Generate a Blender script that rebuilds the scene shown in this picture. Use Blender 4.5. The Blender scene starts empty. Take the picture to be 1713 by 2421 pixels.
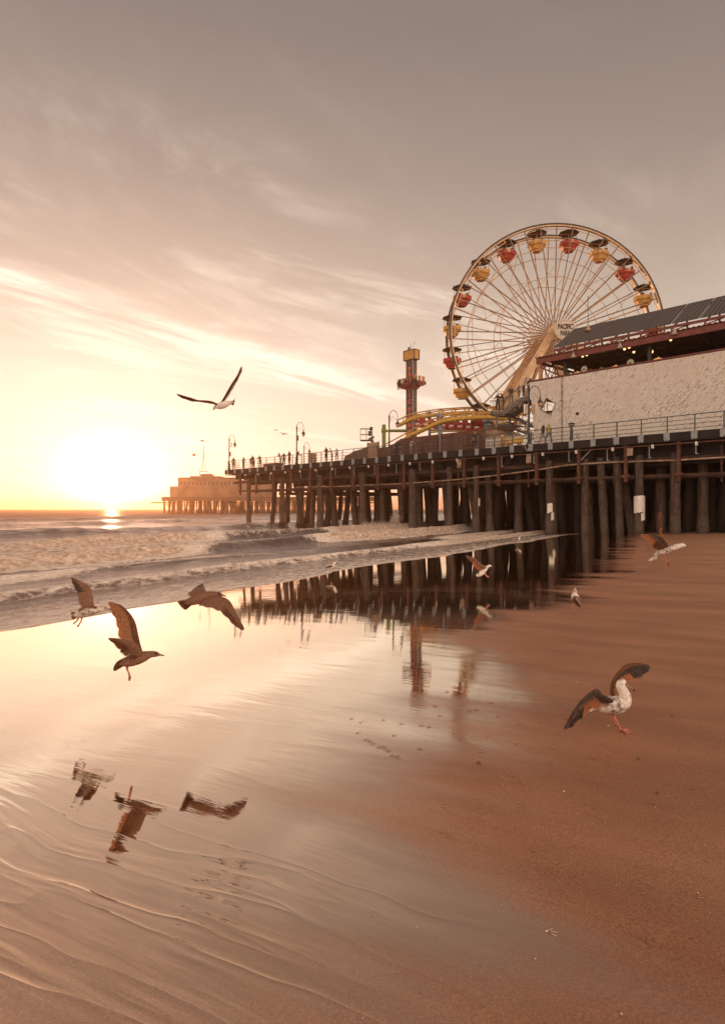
import bpy, bmesh, math, random
import numpy as np
from mathutils import Vector, Matrix, noise
R = math.radians
HAZE = 0.00058
random.seed(7)
SC = bpy.context.scene
COL = SC.collection
# ---------------------------------------------------------------- camera
F = 1500.0; CX = 856.5; HV = 1203.0; CZ = 1.7          # focal length in photo pixels, horizon row, eye height
cam = bpy.data.cameras.new("camera"); cam.sensor_fit = 'VERTICAL'; cam.sensor_height = 36.0
cam.lens = F / 2421 * 36.0; cam.shift_y = (1203 - 1210.5) / 2421.0 * 1.0
cam.clip_start = 0.05; cam.clip_end = 20000
camo = bpy.data.objects.new("camera", cam); COL.objects.link(camo)
camo.location = (0, 0, CZ); camo.rotation_euler = (R(90), 0, 0); SC.camera = camo
SC.view_settings.view_transform = 'Standard'; SC.view_settings.look = 'None'
SC.view_settings.exposure = 0.0; SC.view_settings.gamma = 1.0
# ---------------------------------------------------------------- sun + sky
SUN_AZ = math.atan2(264 - CX, F); SUN_EL = R(1.4)
sdir = Vector((math.sin(SUN_AZ) * math.cos(SUN_EL), math.cos(SUN_AZ) * math.cos(SUN_EL), math.sin(SUN_EL)))
sun = bpy.data.lights.new("sun", 'SUN'); sun.energy = 5.0; sun.angle = R(0.5); sun.color = (1.0, 0.50, 0.22)
suno = bpy.data.objects.new("sun", sun); COL.objects.link(suno); suno.rotation_euler = (-sdir).to_track_quat('-Z', 'Y').to_euler()
suno.location = (0, 0, 60)

class NG:
    """tiny node helper"""
    def __init__(s, tree): s.t = tree; s.n = tree.nodes; s.l = tree.links
    def new(s, typ, **kw):
        nd = s.n.new(typ)
        for k, v in kw.items(): setattr(nd, k, v)
        return nd
    def put(s, sock, v):
        if isinstance(v, bpy.types.NodeSocket): s.l.new(v, sock)
        elif v is not None: sock.default_value = v
    def m(s, op, a, b=None, c=None, clamp=False):
        nd = s.new('ShaderNodeMath', operation=op, use_clamp=clamp)
        s.put(nd.inputs[0], a); s.put(nd.inputs[1], b)
        if c is not None: s.put(nd.inputs[2], c)
        return nd.outputs[0]
    def dot(s, a, b):
        nd = s.new('ShaderNodeVectorMath', operation='DOT_PRODUCT'); s.put(nd.inputs[0], a); s.put(nd.inputs[1], b); return nd.outputs['Value']
    def mix(s, f, a, b, mode='MIX'):
        nd = s.new('ShaderNodeMix', data_type='RGBA', blend_type=mode); nd.clamp_result = False
        s.put(nd.inputs[0], f); s.put(nd.inputs[6], c4(a)); s.put(nd.inputs[7], c4(b)); return nd.outputs[2]
    def ramp(s, f, stops, interp='LINEAR'):
        nd = s.new('ShaderNodeValToRGB'); cr = nd.color_ramp; cr.interpolation = interp
        while len(cr.elements) < len(stops): cr.elements.new(0.5)
        for e, (p, c) in zip(cr.elements, stops): e.position = p; e.color = c4(c)
        s.put(nd.inputs[0], f); return nd.outputs[0]
    def sm(s, x, a, b, lo=0.0, hi=1.0):
        nd = s.new('ShaderNodeMapRange', interpolation_type='SMOOTHSTEP')
        s.put(nd.inputs[0], x); s.put(nd.inputs[1], a); s.put(nd.inputs[2], b); s.put(nd.inputs[3], lo); s.put(nd.inputs[4], hi); return nd.outputs[0]
    def comb(s, x, y, z):
        nd = s.new('ShaderNodeCombineXYZ'); s.put(nd.inputs[0], x); s.put(nd.inputs[1], y); s.put(nd.inputs[2], z); return nd.outputs[0]
    def noise(s, vec, scale, detail=4, rough=.55, dist=0.0):
        nd = s.new('ShaderNodeTexNoise'); s.put(nd.inputs['Vector'], vec); nd.inputs['Scale'].default_value = scale
        nd.inputs['Detail'].default_value = detail; nd.inputs['Roughness'].default_value = rough; nd.inputs['Distortion'].default_value = dist
        return nd.outputs[0]
    def bump(s, h, strength, dist, nrm=None):
        nd = s.new('ShaderNodeBump'); s.put(nd.inputs['Height'], h); nd.inputs['Strength'].default_value = strength
        nd.inputs['Distance'].default_value = dist
        if nrm is not None: s.l.new(nrm, nd.inputs['Normal'])
        return nd.outputs[0]
def c4(c):
    if isinstance(c, bpy.types.NodeSocket): return c
    if isinstance(c, (tuple, list)): return (c[0], c[1], c[2], 1.0)
    return c

W = bpy.data.worlds.new("World"); SC.world = W; W.use_nodes = True
g = NG(W.node_tree); g.n.clear()
D = g.new('ShaderNodeTexCoord').outputs['Generated']
sep = g.new('ShaderNodeSeparateXYZ'); g.l.new(D, sep.inputs[0]); dx, dy, dz = sep.outputs
az = Vector((sdir.x, sdir.y, 0)).normalized()
ca = g.dot(D, tuple(sdir))                                    # cosine to the sun
ang = g.m('ARCCOSINE', g.m('MINIMUM', ca, 0.99999))           # radians from the sun
up = g.m('MAXIMUM', dz, 0.0)
base = g.ramp(up, [(0.0, (0.86, 0.77, 0.66)), (0.10, (0.82, 0.74, 0.62)), (0.20, (0.73, 0.64, 0.53)), (0.33, (0.53, 0.435, 0.355)),
                   (0.46, (0.37, 0.305, 0.26)), (0.60, (0.265, 0.227, 0.203)), (1.0, (0.17, 0.15, 0.14))])
# unseen sky behind the viewer, brightened as fill for the wall and sand
back = g.sm(g.dot(D, tuple(-az)), -0.25, 0.8)
backc = g.ramp(up, [(0.0, (3.2, 2.6, 2.05)), (0.35, (2.7, 2.2, 1.8)), (1.0, (0.5, 0.44, 0.40))])
base = g.mix(back, base, backc)
# wisps of cloud on a high flat sheet
inv = g.m('DIVIDE', 1.0, g.m('ADD', up, 0.04))
px = g.m('MULTIPLY', dx, inv); py = g.m('MULTIPLY', dy, inv)
La = Vector((0.60, 0.80))                                     # direction the wisps are drawn out in
al = g.m('ADD', g.m('MULTIPLY', px, La.x), g.m('MULTIPLY', py, La.y))
ac = g.m('ADD', g.m('MULTIPLY', px, -La.y), g.m('MULTIPLY', py, La.x))
cv = g.comb(g.m('MULTIPLY', al, 0.55), ac, 0.0)
n1 = g.noise(cv, 1.1, 8, .62, 1.1)
n2 = g.noise(g.comb(g.m('MULTIPLY', al, 0.5), g.m('MULTIPLY', ac, 2.2), 3.3), 1.6, 7, .6, .8)
wisps = g.m('MULTIPLY', g.sm(n1, .42, .64), g.sm(n2, .34, .66))
warp = g.m('MULTIPLY', g.m('SUBTRACT', g.noise(g.comb(al, ac, 9.0), .9, 6, .62), .5), 1.1)
dl = g.m('ABSOLUTE', g.m('SUBTRACT', g.m('ADD', ac, warp), 2.57))
streak = g.m('MULTIPLY', g.sm(dl, 0.26, 0.0), g.sm(n2, .30, .66))
dl2 = g.m('ABSOLUTE', g.m('SUBTRACT', g.m('ADD', ac, warp), 1.45))
streak = g.m('ADD', streak, g.m('MULTIPLY', g.m('MULTIPLY', g.sm(dl2, 0.5, 0.0), g.sm(n1, .42, .66)), .55))
fade = g.sm(up, .62, .25)
cl = g.m('MULTIPLY', g.m('ADD', g.m('MULTIPLY', wisps, .55), g.m('MULTIPLY', streak, .95)), g.m('ADD', g.m('MULTIPLY', fade, .9), .12), clamp=True)
side = g.sm(ang, 1.3, .15)
cl = g.m('MULTIPLY', cl, g.m('ADD', g.m('MULTIPLY', side, .65), .35))
base = g.mix(g.m('MULTIPLY', cl, .95), base, (1.08, 0.96, 0.82))
# broad warm lift towards the sun, dusk on the far side
lift = g.m('EXPONENT', g.m('MULTIPLY', ang, -1.5))
base = g.mix(1.0, base, g.mix(lift, (0.80, 0.80, 0.84), (1.42, 1.42, 1.42)), 'MULTIPLY')
g1 = g.m('MULTIPLY', g.m('EXPONENT', g.m('MULTIPLY', ang, -1 / .022)), 9.0)
g2 = g.m('MULTIPLY', g.m('EXPONENT', g.m('MULTIPLY', ang, -1 / .11)), .34)
glow = g.mix(1.0, g.comb(g1, g1, g1), (1.0, .96, .90), 'MULTIPLY')
glow2 = g.mix(1.0, g.comb(g2, g2, g2), (.90, .97, 1.06), 'MULTIPLY')
base = g.mix(1.0, base, (1.03, .970, .905), 'MULTIPLY')
tot = g.mix(1.0, g.mix(1.0, base, glow, 'ADD'), glow2, 'ADD')
# below the horizon (never seen, the sea and sand cover it)
tot = g.mix(g.sm(dz, 0.0, -0.02), tot, (.45, .30, .2))
b1 = g.new('ShaderNodeBackground'); g.l.new(tot, b1.inputs[0]); b1.inputs[1].default_value = 1.0
sky = g.new('ShaderNodeTexSky', sky_type='NISHITA'); sky.sun_disc = False; sky.sun_elevation = SUN_EL; sky.sun_rotation = SUN_AZ
sky.dust_density = 4.0
b2 = g.new('ShaderNodeBackground'); g.l.new(g.mix(1.0, sky.outputs[0], (.10, .14, .30), 'MULTIPLY'), b2.inputs[0]); b2.inputs[1].default_value = 0.06
ad = g.new('ShaderNodeAddShader'); g.l.new(b1.outputs[0], ad.inputs[0]); g.l.new(b2.outputs[0], ad.inputs[1])
wo = g.new('ShaderNodeOutputWorld'); g.l.new(ad.outputs[0], wo.inputs[0])
SC.cycles.volume_bounces = 0; SC.cycles.max_bounces = 6; SC.cycles.transparent_max_bounces = 8
SC.cycles.sample_clamp_indirect = 6.0; SC.cycles.use_denoising = True

# ---------------------------------------------------------------- places
def at(u, v, Y): return Vector(((u - CX) / F * Y, Y, CZ + (HV - v) / F * Y))
A0 = Vector((21.6, 43.9)); E = Vector((-40.0, 42.5)).normalized(); N = Vector((-E.y, E.x)) * -1.0
if N.y < 0: N = -N
DECK = 7.0
def P(a, o, z): return Vector((A0.x + a * E.x + o * N.x, A0.y + a * E.y + o * N.y, z))
def au(u, o):
    """distance along the pier at which a bearing meets the line o metres in from its front edge"""
    k = (u - CX) / F
    Y = (o + A0.x * N.x + A0.y * N.y) / (N.x * k + N.y)
    p = Vector((k * Y, Y)) - A0
    return p.dot(E), Y
def zu(u, v, o): return CZ + (HV - v) / F * au(u, o)[1]
# shore frame: S metres inland, T metres along
SO = Vector((-6.1, 12.3)); ST = Vector((0.504, 0.8637)).normalized(); SN = Vector((ST.y, -ST.x))
def sand_z(S):
    """beach profile: a steeper lower face that eases into the flat upper sand"""
    if S >= 30: return .4095 + .002 * (S - 30)
    if S >= 7.5: return -.0855 + .022 * (S - 7.5)
    if S >= 4: t = (7.5 - S); return -.0855 - .022 * t - .028 * t * t / 7.0
    return -.2115 - .05 * (4 - S)

# ---------------------------------------------------------------- meshes
class MB:
    def __init__(s): s.v = []; s.f = []; s.mi = []; s.sm = []
    def add(s, vs, fs, mi=0, smooth=False):
        b = len(s.v); s.v += [tuple(p) for p in vs]
        for f in fs: s.f.append([b + i for i in f]); s.mi.append(mi); s.sm.append(smooth)
    def box3(s, c, ax, ay, az, mi=0):
        c = Vector(c); vs = [c + ax * i + ay * j + az * k for k in (-1, 1) for j in (-1, 1) for i in (-1, 1)]
        fs = [(0, 2, 3, 1), (4, 5, 7, 6), (0, 1, 5, 4), (1, 3, 7, 5), (3, 2, 6, 7), (2, 0, 4, 6)]
        if ax.cross(ay).dot(az) < 0: fs = [f[::-1] for f in fs]
        s.add(vs, fs, mi)
    def box(s, x0, x1, y0, y1, z0, z1, mi=0):
        s.box3(((x0 + x1) / 2, (y0 + y1) / 2, (z0 + z1) / 2), Vector(((x1 - x0) / 2, 0, 0)), Vector((0, (y1 - y0) / 2, 0)), Vector((0, 0, (z1 - z0) / 2)), mi)
    def pbox(s, a0, a1, o0, o1, z0, z1, mi=0):
        s.box3(P((a0 + a1) / 2, (o0 + o1) / 2, (z0 + z1) / 2), Vector((E.x, E.y, 0)) * ((a1 - a0) / 2), Vector((N.x, N.y, 0)) * ((o1 - o0) / 2), Vector((0, 0, (z1 - z0) / 2)), mi)
    def bar(s, p, q, w, h, mi=0, up=None):
        p = Vector(p); q = Vector(q); t = (q - p); L = t.length; t = t.normalized(); u0 = Vector(up) if up is not None else Vector((0, 0, 1))
        if abs(t.dot(u0)) > .98: u0 = Vector((0, 1, 0))
        x = t.cross(u0).normalized(); z = x.cross(t).normalized()
        s.box3((p + q) / 2, t * (L / 2), x * (w / 2), z * (h / 2), mi)
    def tube(s, pts, r, n=6, mi=0, cap=True, side=None):
        pts = [Vector(p) for p in pts]; m = len(pts); rs = r if isinstance(r, (list, tuple)) else [r] * m
        prev = None; rings = []
        for i in range(m):
            t = (pts[min(i + 1, m - 1)] - pts[max(i - 1, 0)])
            t = t.normalized() if t.length > 1e-9 else Vector((0, 0, 1))
            if prev is None:
                a = Vector((0, 0, 1)) if abs(t.z) < .9 else Vector((0, 1, 0))
                x = t.cross(a).normalized()
            else:
                x = (prev - t * prev.dot(t)).normalized()
            prev = x; y = t.cross(x)
            rr = rs[i]; r1, r2 = rr if isinstance(rr, (list, tuple)) else (rr, rr)
            rings.append([pts[i] + x * (r1 * math.cos(2 * math.pi * j / n)) + y * (r2 * math.sin(2 * math.pi * j / n)) for j in range(n)])
        vs = [p for rg in rings for p in rg]; fs = []
        for i in range(m - 1):
            for j in range(n):
                a = i * n + j; b = i * n + (j + 1) % n; fs.append((a, b, b + n, a + n))
        s.add(vs, fs, mi, n > 5)
        if cap:
            b = len(s.v) - len(vs)
            s.f.append([b + j for j in range(n)][::-1]); s.mi.append(mi); s.sm.append(False)
            s.f.append([b + (m - 1) * n + j for j in range(n)]); s.mi.append(mi); s.sm.append(False)
    def lathe(s, c, prof, n=12, mi=0, smooth=True, rot=0.0):
        """profile [(radius, z)] about a vertical axis through c"""
        c = Vector(c); vs = []; fs = []
        for r, z in prof:
            for j in range(n):
                a = 2 * math.pi * j / n + rot; vs.append(c + Vector((r * math.cos(a), r * math.sin(a), z)))
        for i in range(len(prof) - 1):
            for j in range(n):
                a = i * n + j; b = i * n + (j + 1) % n; fs.append((a, b, b + n, a + n))
        fs.append(tuple(range(n))[::-1]); fs.append(tuple((len(prof) - 1) * n + j for j in range(n)))
        s.add(vs, fs, mi, smooth)
    def prism(s, poly, off, mi=0):
        """poly: list of 3D points, extruded by the vector off"""
        n = len(poly); off = Vector(off); vs = [Vector(p) for p in poly] + [Vector(p) + off for p in poly]
        fs = [tuple(range(n)), tuple(range(2 * n - 1, n - 1, -1))] + [(i, i + n, (i + 1) % n + n, (i + 1) % n) for i in range(n)]
        s.add(vs, fs, mi)
    def build(s, name, mats, parent=None, origin=None):
        me = bpy.data.meshes.new(name)
        org = Vector(origin) if origin is not None else Vector((0, 0, 0))
        me.from_pydata([tuple(Vector(p) - org) for p in s.v], [], s.f)
        me.polygons.foreach_set('material_index', s.mi); me.polygons.foreach_set('use_smooth', s.sm)
        for m in (mats if isinstance(mats, (list, tuple)) else [mats]): me.materials.append(m)
        me.update()
        bm = bmesh.new(); bm.from_mesh(me); bmesh.ops.recalc_face_normals(bm, faces=bm.faces); bm.to_mesh(me); bm.free()
        o = bpy.data.objects.new(name, me); COL.objects.link(o)
        if origin is not None: o.location = org
        if parent is not None:
            o.parent = parent; 
            if origin is None: o.location = -Vector(parent.location) if parent.get('_w', 0) else (0, 0, 0)
        return o
def tag(o, label=None, cat=None, group=None, kind=None):
    if label: o['label'] = label
    if cat: o['category'] = cat
    if group: o['group'] = group
    if kind: o['kind'] = kind
    return o
def thing(name, label, cat, loc=(0, 0, 0), group=None):
    o = bpy.data.objects.new(name, None); COL.objects.link(o); o.location = loc; o.empty_display_size = .1
    return tag(o, label, cat, group)
def part(mb, name, mats, root):
    """a part whose mesh was written in world coordinates"""
    me_o = mb.build(name, mats); me_o.parent = root
    r = root; off = Vector((0, 0, 0))
    while r is not None: off += Vector(r.location); r = r.parent
    me_o.location = -off if True else (0, 0, 0)
    return me_o
def catmull(pts, n):
    pts = [Vector(p) for p in pts]; 
    if len(pts) == 2: return [pts[0].lerp(pts[1], i / (n - 1)) for i in range(n)]
    # arc length parameter
    L = [0.0]
    for a, b in zip(pts, pts[1:]): L.append(L[-1] + max((b - a).length, 1e-6))
    out = []
    for i in range(n):
        d = L[-1] * i / (n - 1); k = max(j for j in range(len(L) - 1) if L[j] <= d + 1e-9)
        t = (d - L[k]) / (L[k + 1] - L[k])
        p0 = pts[max(k - 1, 0)]; p1 = pts[k]; p2 = pts[k + 1]; p3 = pts[min(k + 2, len(pts) - 1)]
        out.append(0.5 * ((2 * p1) + (p2 - p0) * t + (2 * p0 - 5 * p1 + 4 * p2 - p3) * t * t + (3 * p1 - p0 - 3 * p2 + p3) * t ** 3))
    return out

# ---------------------------------------------------------------- materials
MATS = {}
def mat(name, col, rough=.6, metal=0.0, var=.25, scale=3.0, bump=.0, bscale=20., emis=None, trans=0.0, col2=None, stretch=None, spec=.5):
    if name in MATS: return MATS[name]
    m = bpy.data.materials.new(name); m.use_nodes = True; g = NG(m.node_tree); pb = g.n['Principled BSDF']
    co = g.new('ShaderNodeTexCoord').outputs['Object']
    if stretch:
        mp = g.new('ShaderNodeMapping'); g.l.new(co, mp.inputs[0]); mp.inputs['Scale'].default_value = stretch; co = mp.outputs[0]
    n = g.noise(co, scale, 5, .6)
    dark = col2 if col2 else tuple(c * (1 - var * 1.6) for c in col)
    lite = tuple(min(1, c * (1 + var * .5)) for c in col)
    c = g.ramp(n, [(.32, dark), (.62, lite)])
    g.l.new(c, pb.inputs['Base Color']); pb.inputs['Roughness'].default_value = rough; pb.inputs['Metallic'].default_value = metal
    pb.inputs['Specular IOR Level'].default_value = spec
    if bump: g.l.new(g.bump(g.noise(co, bscale, 4, .6), bump, .02), pb.inputs['Normal'])
    if emis: pb.inputs['Emission Color'].default_value = c4(emis[0]); pb.inputs['Emission Strength'].default_value = emis[1]
    if trans:
        tr = g.new('ShaderNodeBsdfTranslucent'); g.l.new(c, tr.inputs[0]); mx = g.new('ShaderNodeMixShader'); mx.inputs[0].default_value = trans
        g.l.new(pb.outputs[0], mx.inputs[1]); g.l.new(tr.outputs[0], mx.inputs[2]); g.l.new(mx.outputs[0], g.n['Material Output'].inputs[0])
    MATS[name] = m; return m
def m_pile():
    m = bpy.data.materials.new('front_piling'); m.use_nodes = True; g = NG(m.node_tree); pb = g.n['Principled BSDF']
    pos = g.new('ShaderNodeNewGeometry').outputs['Position']; sp = g.new('ShaderNodeSeparateXYZ'); g.l.new(pos, sp.inputs[0]); x, y, z = sp.outputs
    st = g.noise(g.comb(g.m('MULTIPLY', x, 14), g.m('MULTIPLY', y, 14), g.m('MULTIPLY', z, .8)), 1.0, 5, .65)
    bl = g.noise(pos, 2.4, 4, .6); bar = g.noise(pos, 26, 4, .7)
    c = g.mix(g.sm(st, .35, .66), (.022, .013, .010), (.14, .085, .058)); c = g.mix(g.sm(bl, .45, .65), c, (.05, .03, .023))
    zz = g.m('ADD', z, g.m('MULTIPLY', g.m('SUBTRACT', bl, .5), .8)); low = g.sm(zz, 1.35, 1.0)
    c = g.mix(low, c, g.mix(g.sm(bar, .45, .6), (.03, .02, .016), (.20, .14, .10)))
    g.l.new(c, pb.inputs['Base Color']); pb.inputs['Roughness'].default_value = .8
    g.l.new(g.bump(g.m('ADD', st, g.m('MULTIPLY', g.m('MULTIPLY', bar, low), .8)), .9, .04), pb.inputs['Normal']); return m
front_pile = m_pile()
timber = mat('pier_timber', (.075, .036, .024), .85, scale=1.5, var=.4, bump=.5, bscale=8, stretch=(1, 1, .25))
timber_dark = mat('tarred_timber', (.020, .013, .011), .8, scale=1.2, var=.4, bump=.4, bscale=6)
pile_m = mat('weathered_shaded_piling', (.036, .022, .016), .8, scale=2.2, var=.45, bump=.7, bscale=7, stretch=(1, 1, .3))  # inner rows darker than the front: under-deck shade put into the colour
concrete = mat('old_concrete', (.42, .33, .26), .8, scale=3, var=.3, bump=.3)
iron = mat('painted_iron', (.045, .055, .055), .45, .2, scale=4)
rail_m = mat('railing_paint', (.10, .125, .12), .45, .3, scale=5)
plate_m = mat('galvanised_plate', (.36, .37, .36), .45, .5, scale=8)
rust = mat('rusty_hanger', (.13, .05, .03), .8, scale=5, var=.4)
pipe_m = mat('pipe_metal', (.45, .30, .21), .5, .3, scale=3, var=.4)
white_m = mat('white_paint', (.78, .72, .64), .5, scale=4, var=.12)
wheel_white = mat('wheel_paint', (.66, .42, .22), .5, .0, scale=2, var=.18)
wheel_dark = mat('wheel_rubber', (.05, .04, .04), .6, scale=3)
gond_yellow = mat('gondola_yellow', (.74, .40, .10), .6, scale=2.5, var=.14)
gond_red = mat('gondola_red', (.50, .065, .04), .6, scale=2.5, var=.18)
canopy_m = mat('canopy_dark', (.045, .033, .028), .7, scale=3)
track_yellow = mat('coaster_yellow', (.72, .42, .09), .4, scale=2, var=.14)
track_rail = mat('coaster_rail', (.70, .38, .12), .4, scale=2, var=.14)
train_red = mat('train_red', (.42, .04, .03), .4, scale=4, var=.3)
blue_m = mat('blue_grey_paint', (.16, .24, .28), .5, scale=2)
green_m = mat('green_paint', (.17, .22, .03), .45, scale=2, var=.15)
tower_blue = mat('tower_blue', (.06, .07, .12), .5, scale=2)
tower_trim = mat('tower_trim', (.62, .33, .08), .5, scale=3, var=.15)
letter_red = mat('letter_red', (.85, .12, .05), .5, scale=8, var=.1, emis=((1, .15, .05), .06))
black_m = mat('black_paint', (.02, .02, .022), .5, scale=4)
roof_red = mat('roof_red', (.21, .05, .04), .5, scale=3, var=.2)
brownwall = mat('brown_boards', (.155, .062, .04), .7, scale=1.5, var=.25, stretch=(1, 1, 3))
tan_m = mat('tan_panel', (.42, .27, .18), .7, scale=2)
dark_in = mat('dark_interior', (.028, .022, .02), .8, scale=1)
globe_m = mat('lamp_globe', (.75, .55, .35), .25, scale=6, var=.1, trans=.5)
lit_m = mat('lit_bulb', (1, .75, .4), .4, emis=((1, .55, .22), 2.2))
solar_m = None
canvas_m = mat('awning_canvas', (.26, .17, .12), .8, scale=1.5, trans=.35)
stair_m = mat('stair_steel', (.21, .18, .15), .55, .2, scale=3)
skin_m = mat('skin', (.40, .22, .15), .6, scale=6, var=.1)
hair_m = mat('dark_hair', (.03, .02, .015), .6, scale=20)
shoe_m = mat('shoe', (.03, .028, .027), .6)
foam_m = mat('spray_white', (.85, .74, .62), .6, scale=6, var=.1, trans=.5)
rock_m = mat('pebble', (.12, .07, .05), .6, scale=30, var=.4)

# solar panels: dark glass with a fine cell grid
def m_solar():
    m = bpy.data.materials.new('solar_glass'); m.use_nodes = True; g = NG(m.node_tree); pb = g.n['Principled BSDF']
    uv = g.new('ShaderNodeTexCoord').outputs['Object']; sp = g.new('ShaderNodeSeparateXYZ'); g.l.new(uv, sp.inputs[0])
    al = g.dot(uv, (E.x, E.y, 0)); 
    f = g.m('FRACT', g.m('MULTIPLY', al, 3.2)); line = g.m('GREATER_THAN', f, .66)
    f2 = g.m('FRACT', g.m('MULTIPLY', sp.outputs[2], 2.2)); line2 = g.m('GREATER_THAN', f2, .93)
    k = g.m('MAXIMUM', line, g.m('MULTIPLY', line2, .6))
    c = g.mix(k, (.035, .035, .038), (.17, .13, .11)); g.l.new(c, pb.inputs['Base Color']); pb.inputs['Roughness'].default_value = .5
    return m
solar_m = m_solar()
# the stucco screen wall with slanting streaks
def m_stucco():
    m = bpy.data.materials.new('streaked_stucco'); m.use_nodes = True; g = NG(m.node_tree); pb = g.n['Principled BSDF']
    co = g.new('ShaderNodeTexCoord').outputs['Object']; sp = g.new('ShaderNodeSeparateXYZ'); g.l.new(co, sp.inputs[0])
    al = g.m('MULTIPLY', g.dot(co, (E.x, E.y, 0)), -1.0); z = sp.outputs[2]
    c_, s_ = math.cos(R(43)), math.sin(R(43))
    p = g.m('ADD', g.m('MULTIPLY', al, c_), g.m('MULTIPLY', z, s_)); q = g.m('ADD', g.m('MULTIPLY', al, -s_), g.m('MULTIPLY', z, c_))
    v = g.comb(g.m('MULTIPLY', p, 1.9), g.m('MULTIPLY', q, 17), 0)
    n = g.noise(v, 1.0, 4, .6, .4); big = g.noise(g.comb(al, z, 5), .5, 4, .6)
    pits = g.noise(g.comb(g.m('MULTIPLY', p, 5.0), g.m('MULTIPLY', q, 25), 2), 1.0, 4, .65)
    thr = g.m('ADD', .55, g.m('MULTIPLY', g.m('SUBTRACT', big, .5), .25))
    k = g.sm(g.m('MAXIMUM', n, g.m('SUBTRACT', pits, .01)), thr, g.m('ADD', thr, .09))
    lo = g.mix(g.sm(big, .35, .7), (.86, .79, .70), (.74, .65, .56))
    c = g.mix(k, lo, (.26, .17, .125)); g.l.new(c, pb.inputs['Base Color']); pb.inputs['Roughness'].default_value = .85
    g.l.new(g.bump(g.m('SUBTRACT', 1.0, g.m('MAXIMUM', n, pits)), .8, .04), pb.inputs['Normal'])
    return m
stucco = m_stucco()

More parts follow.
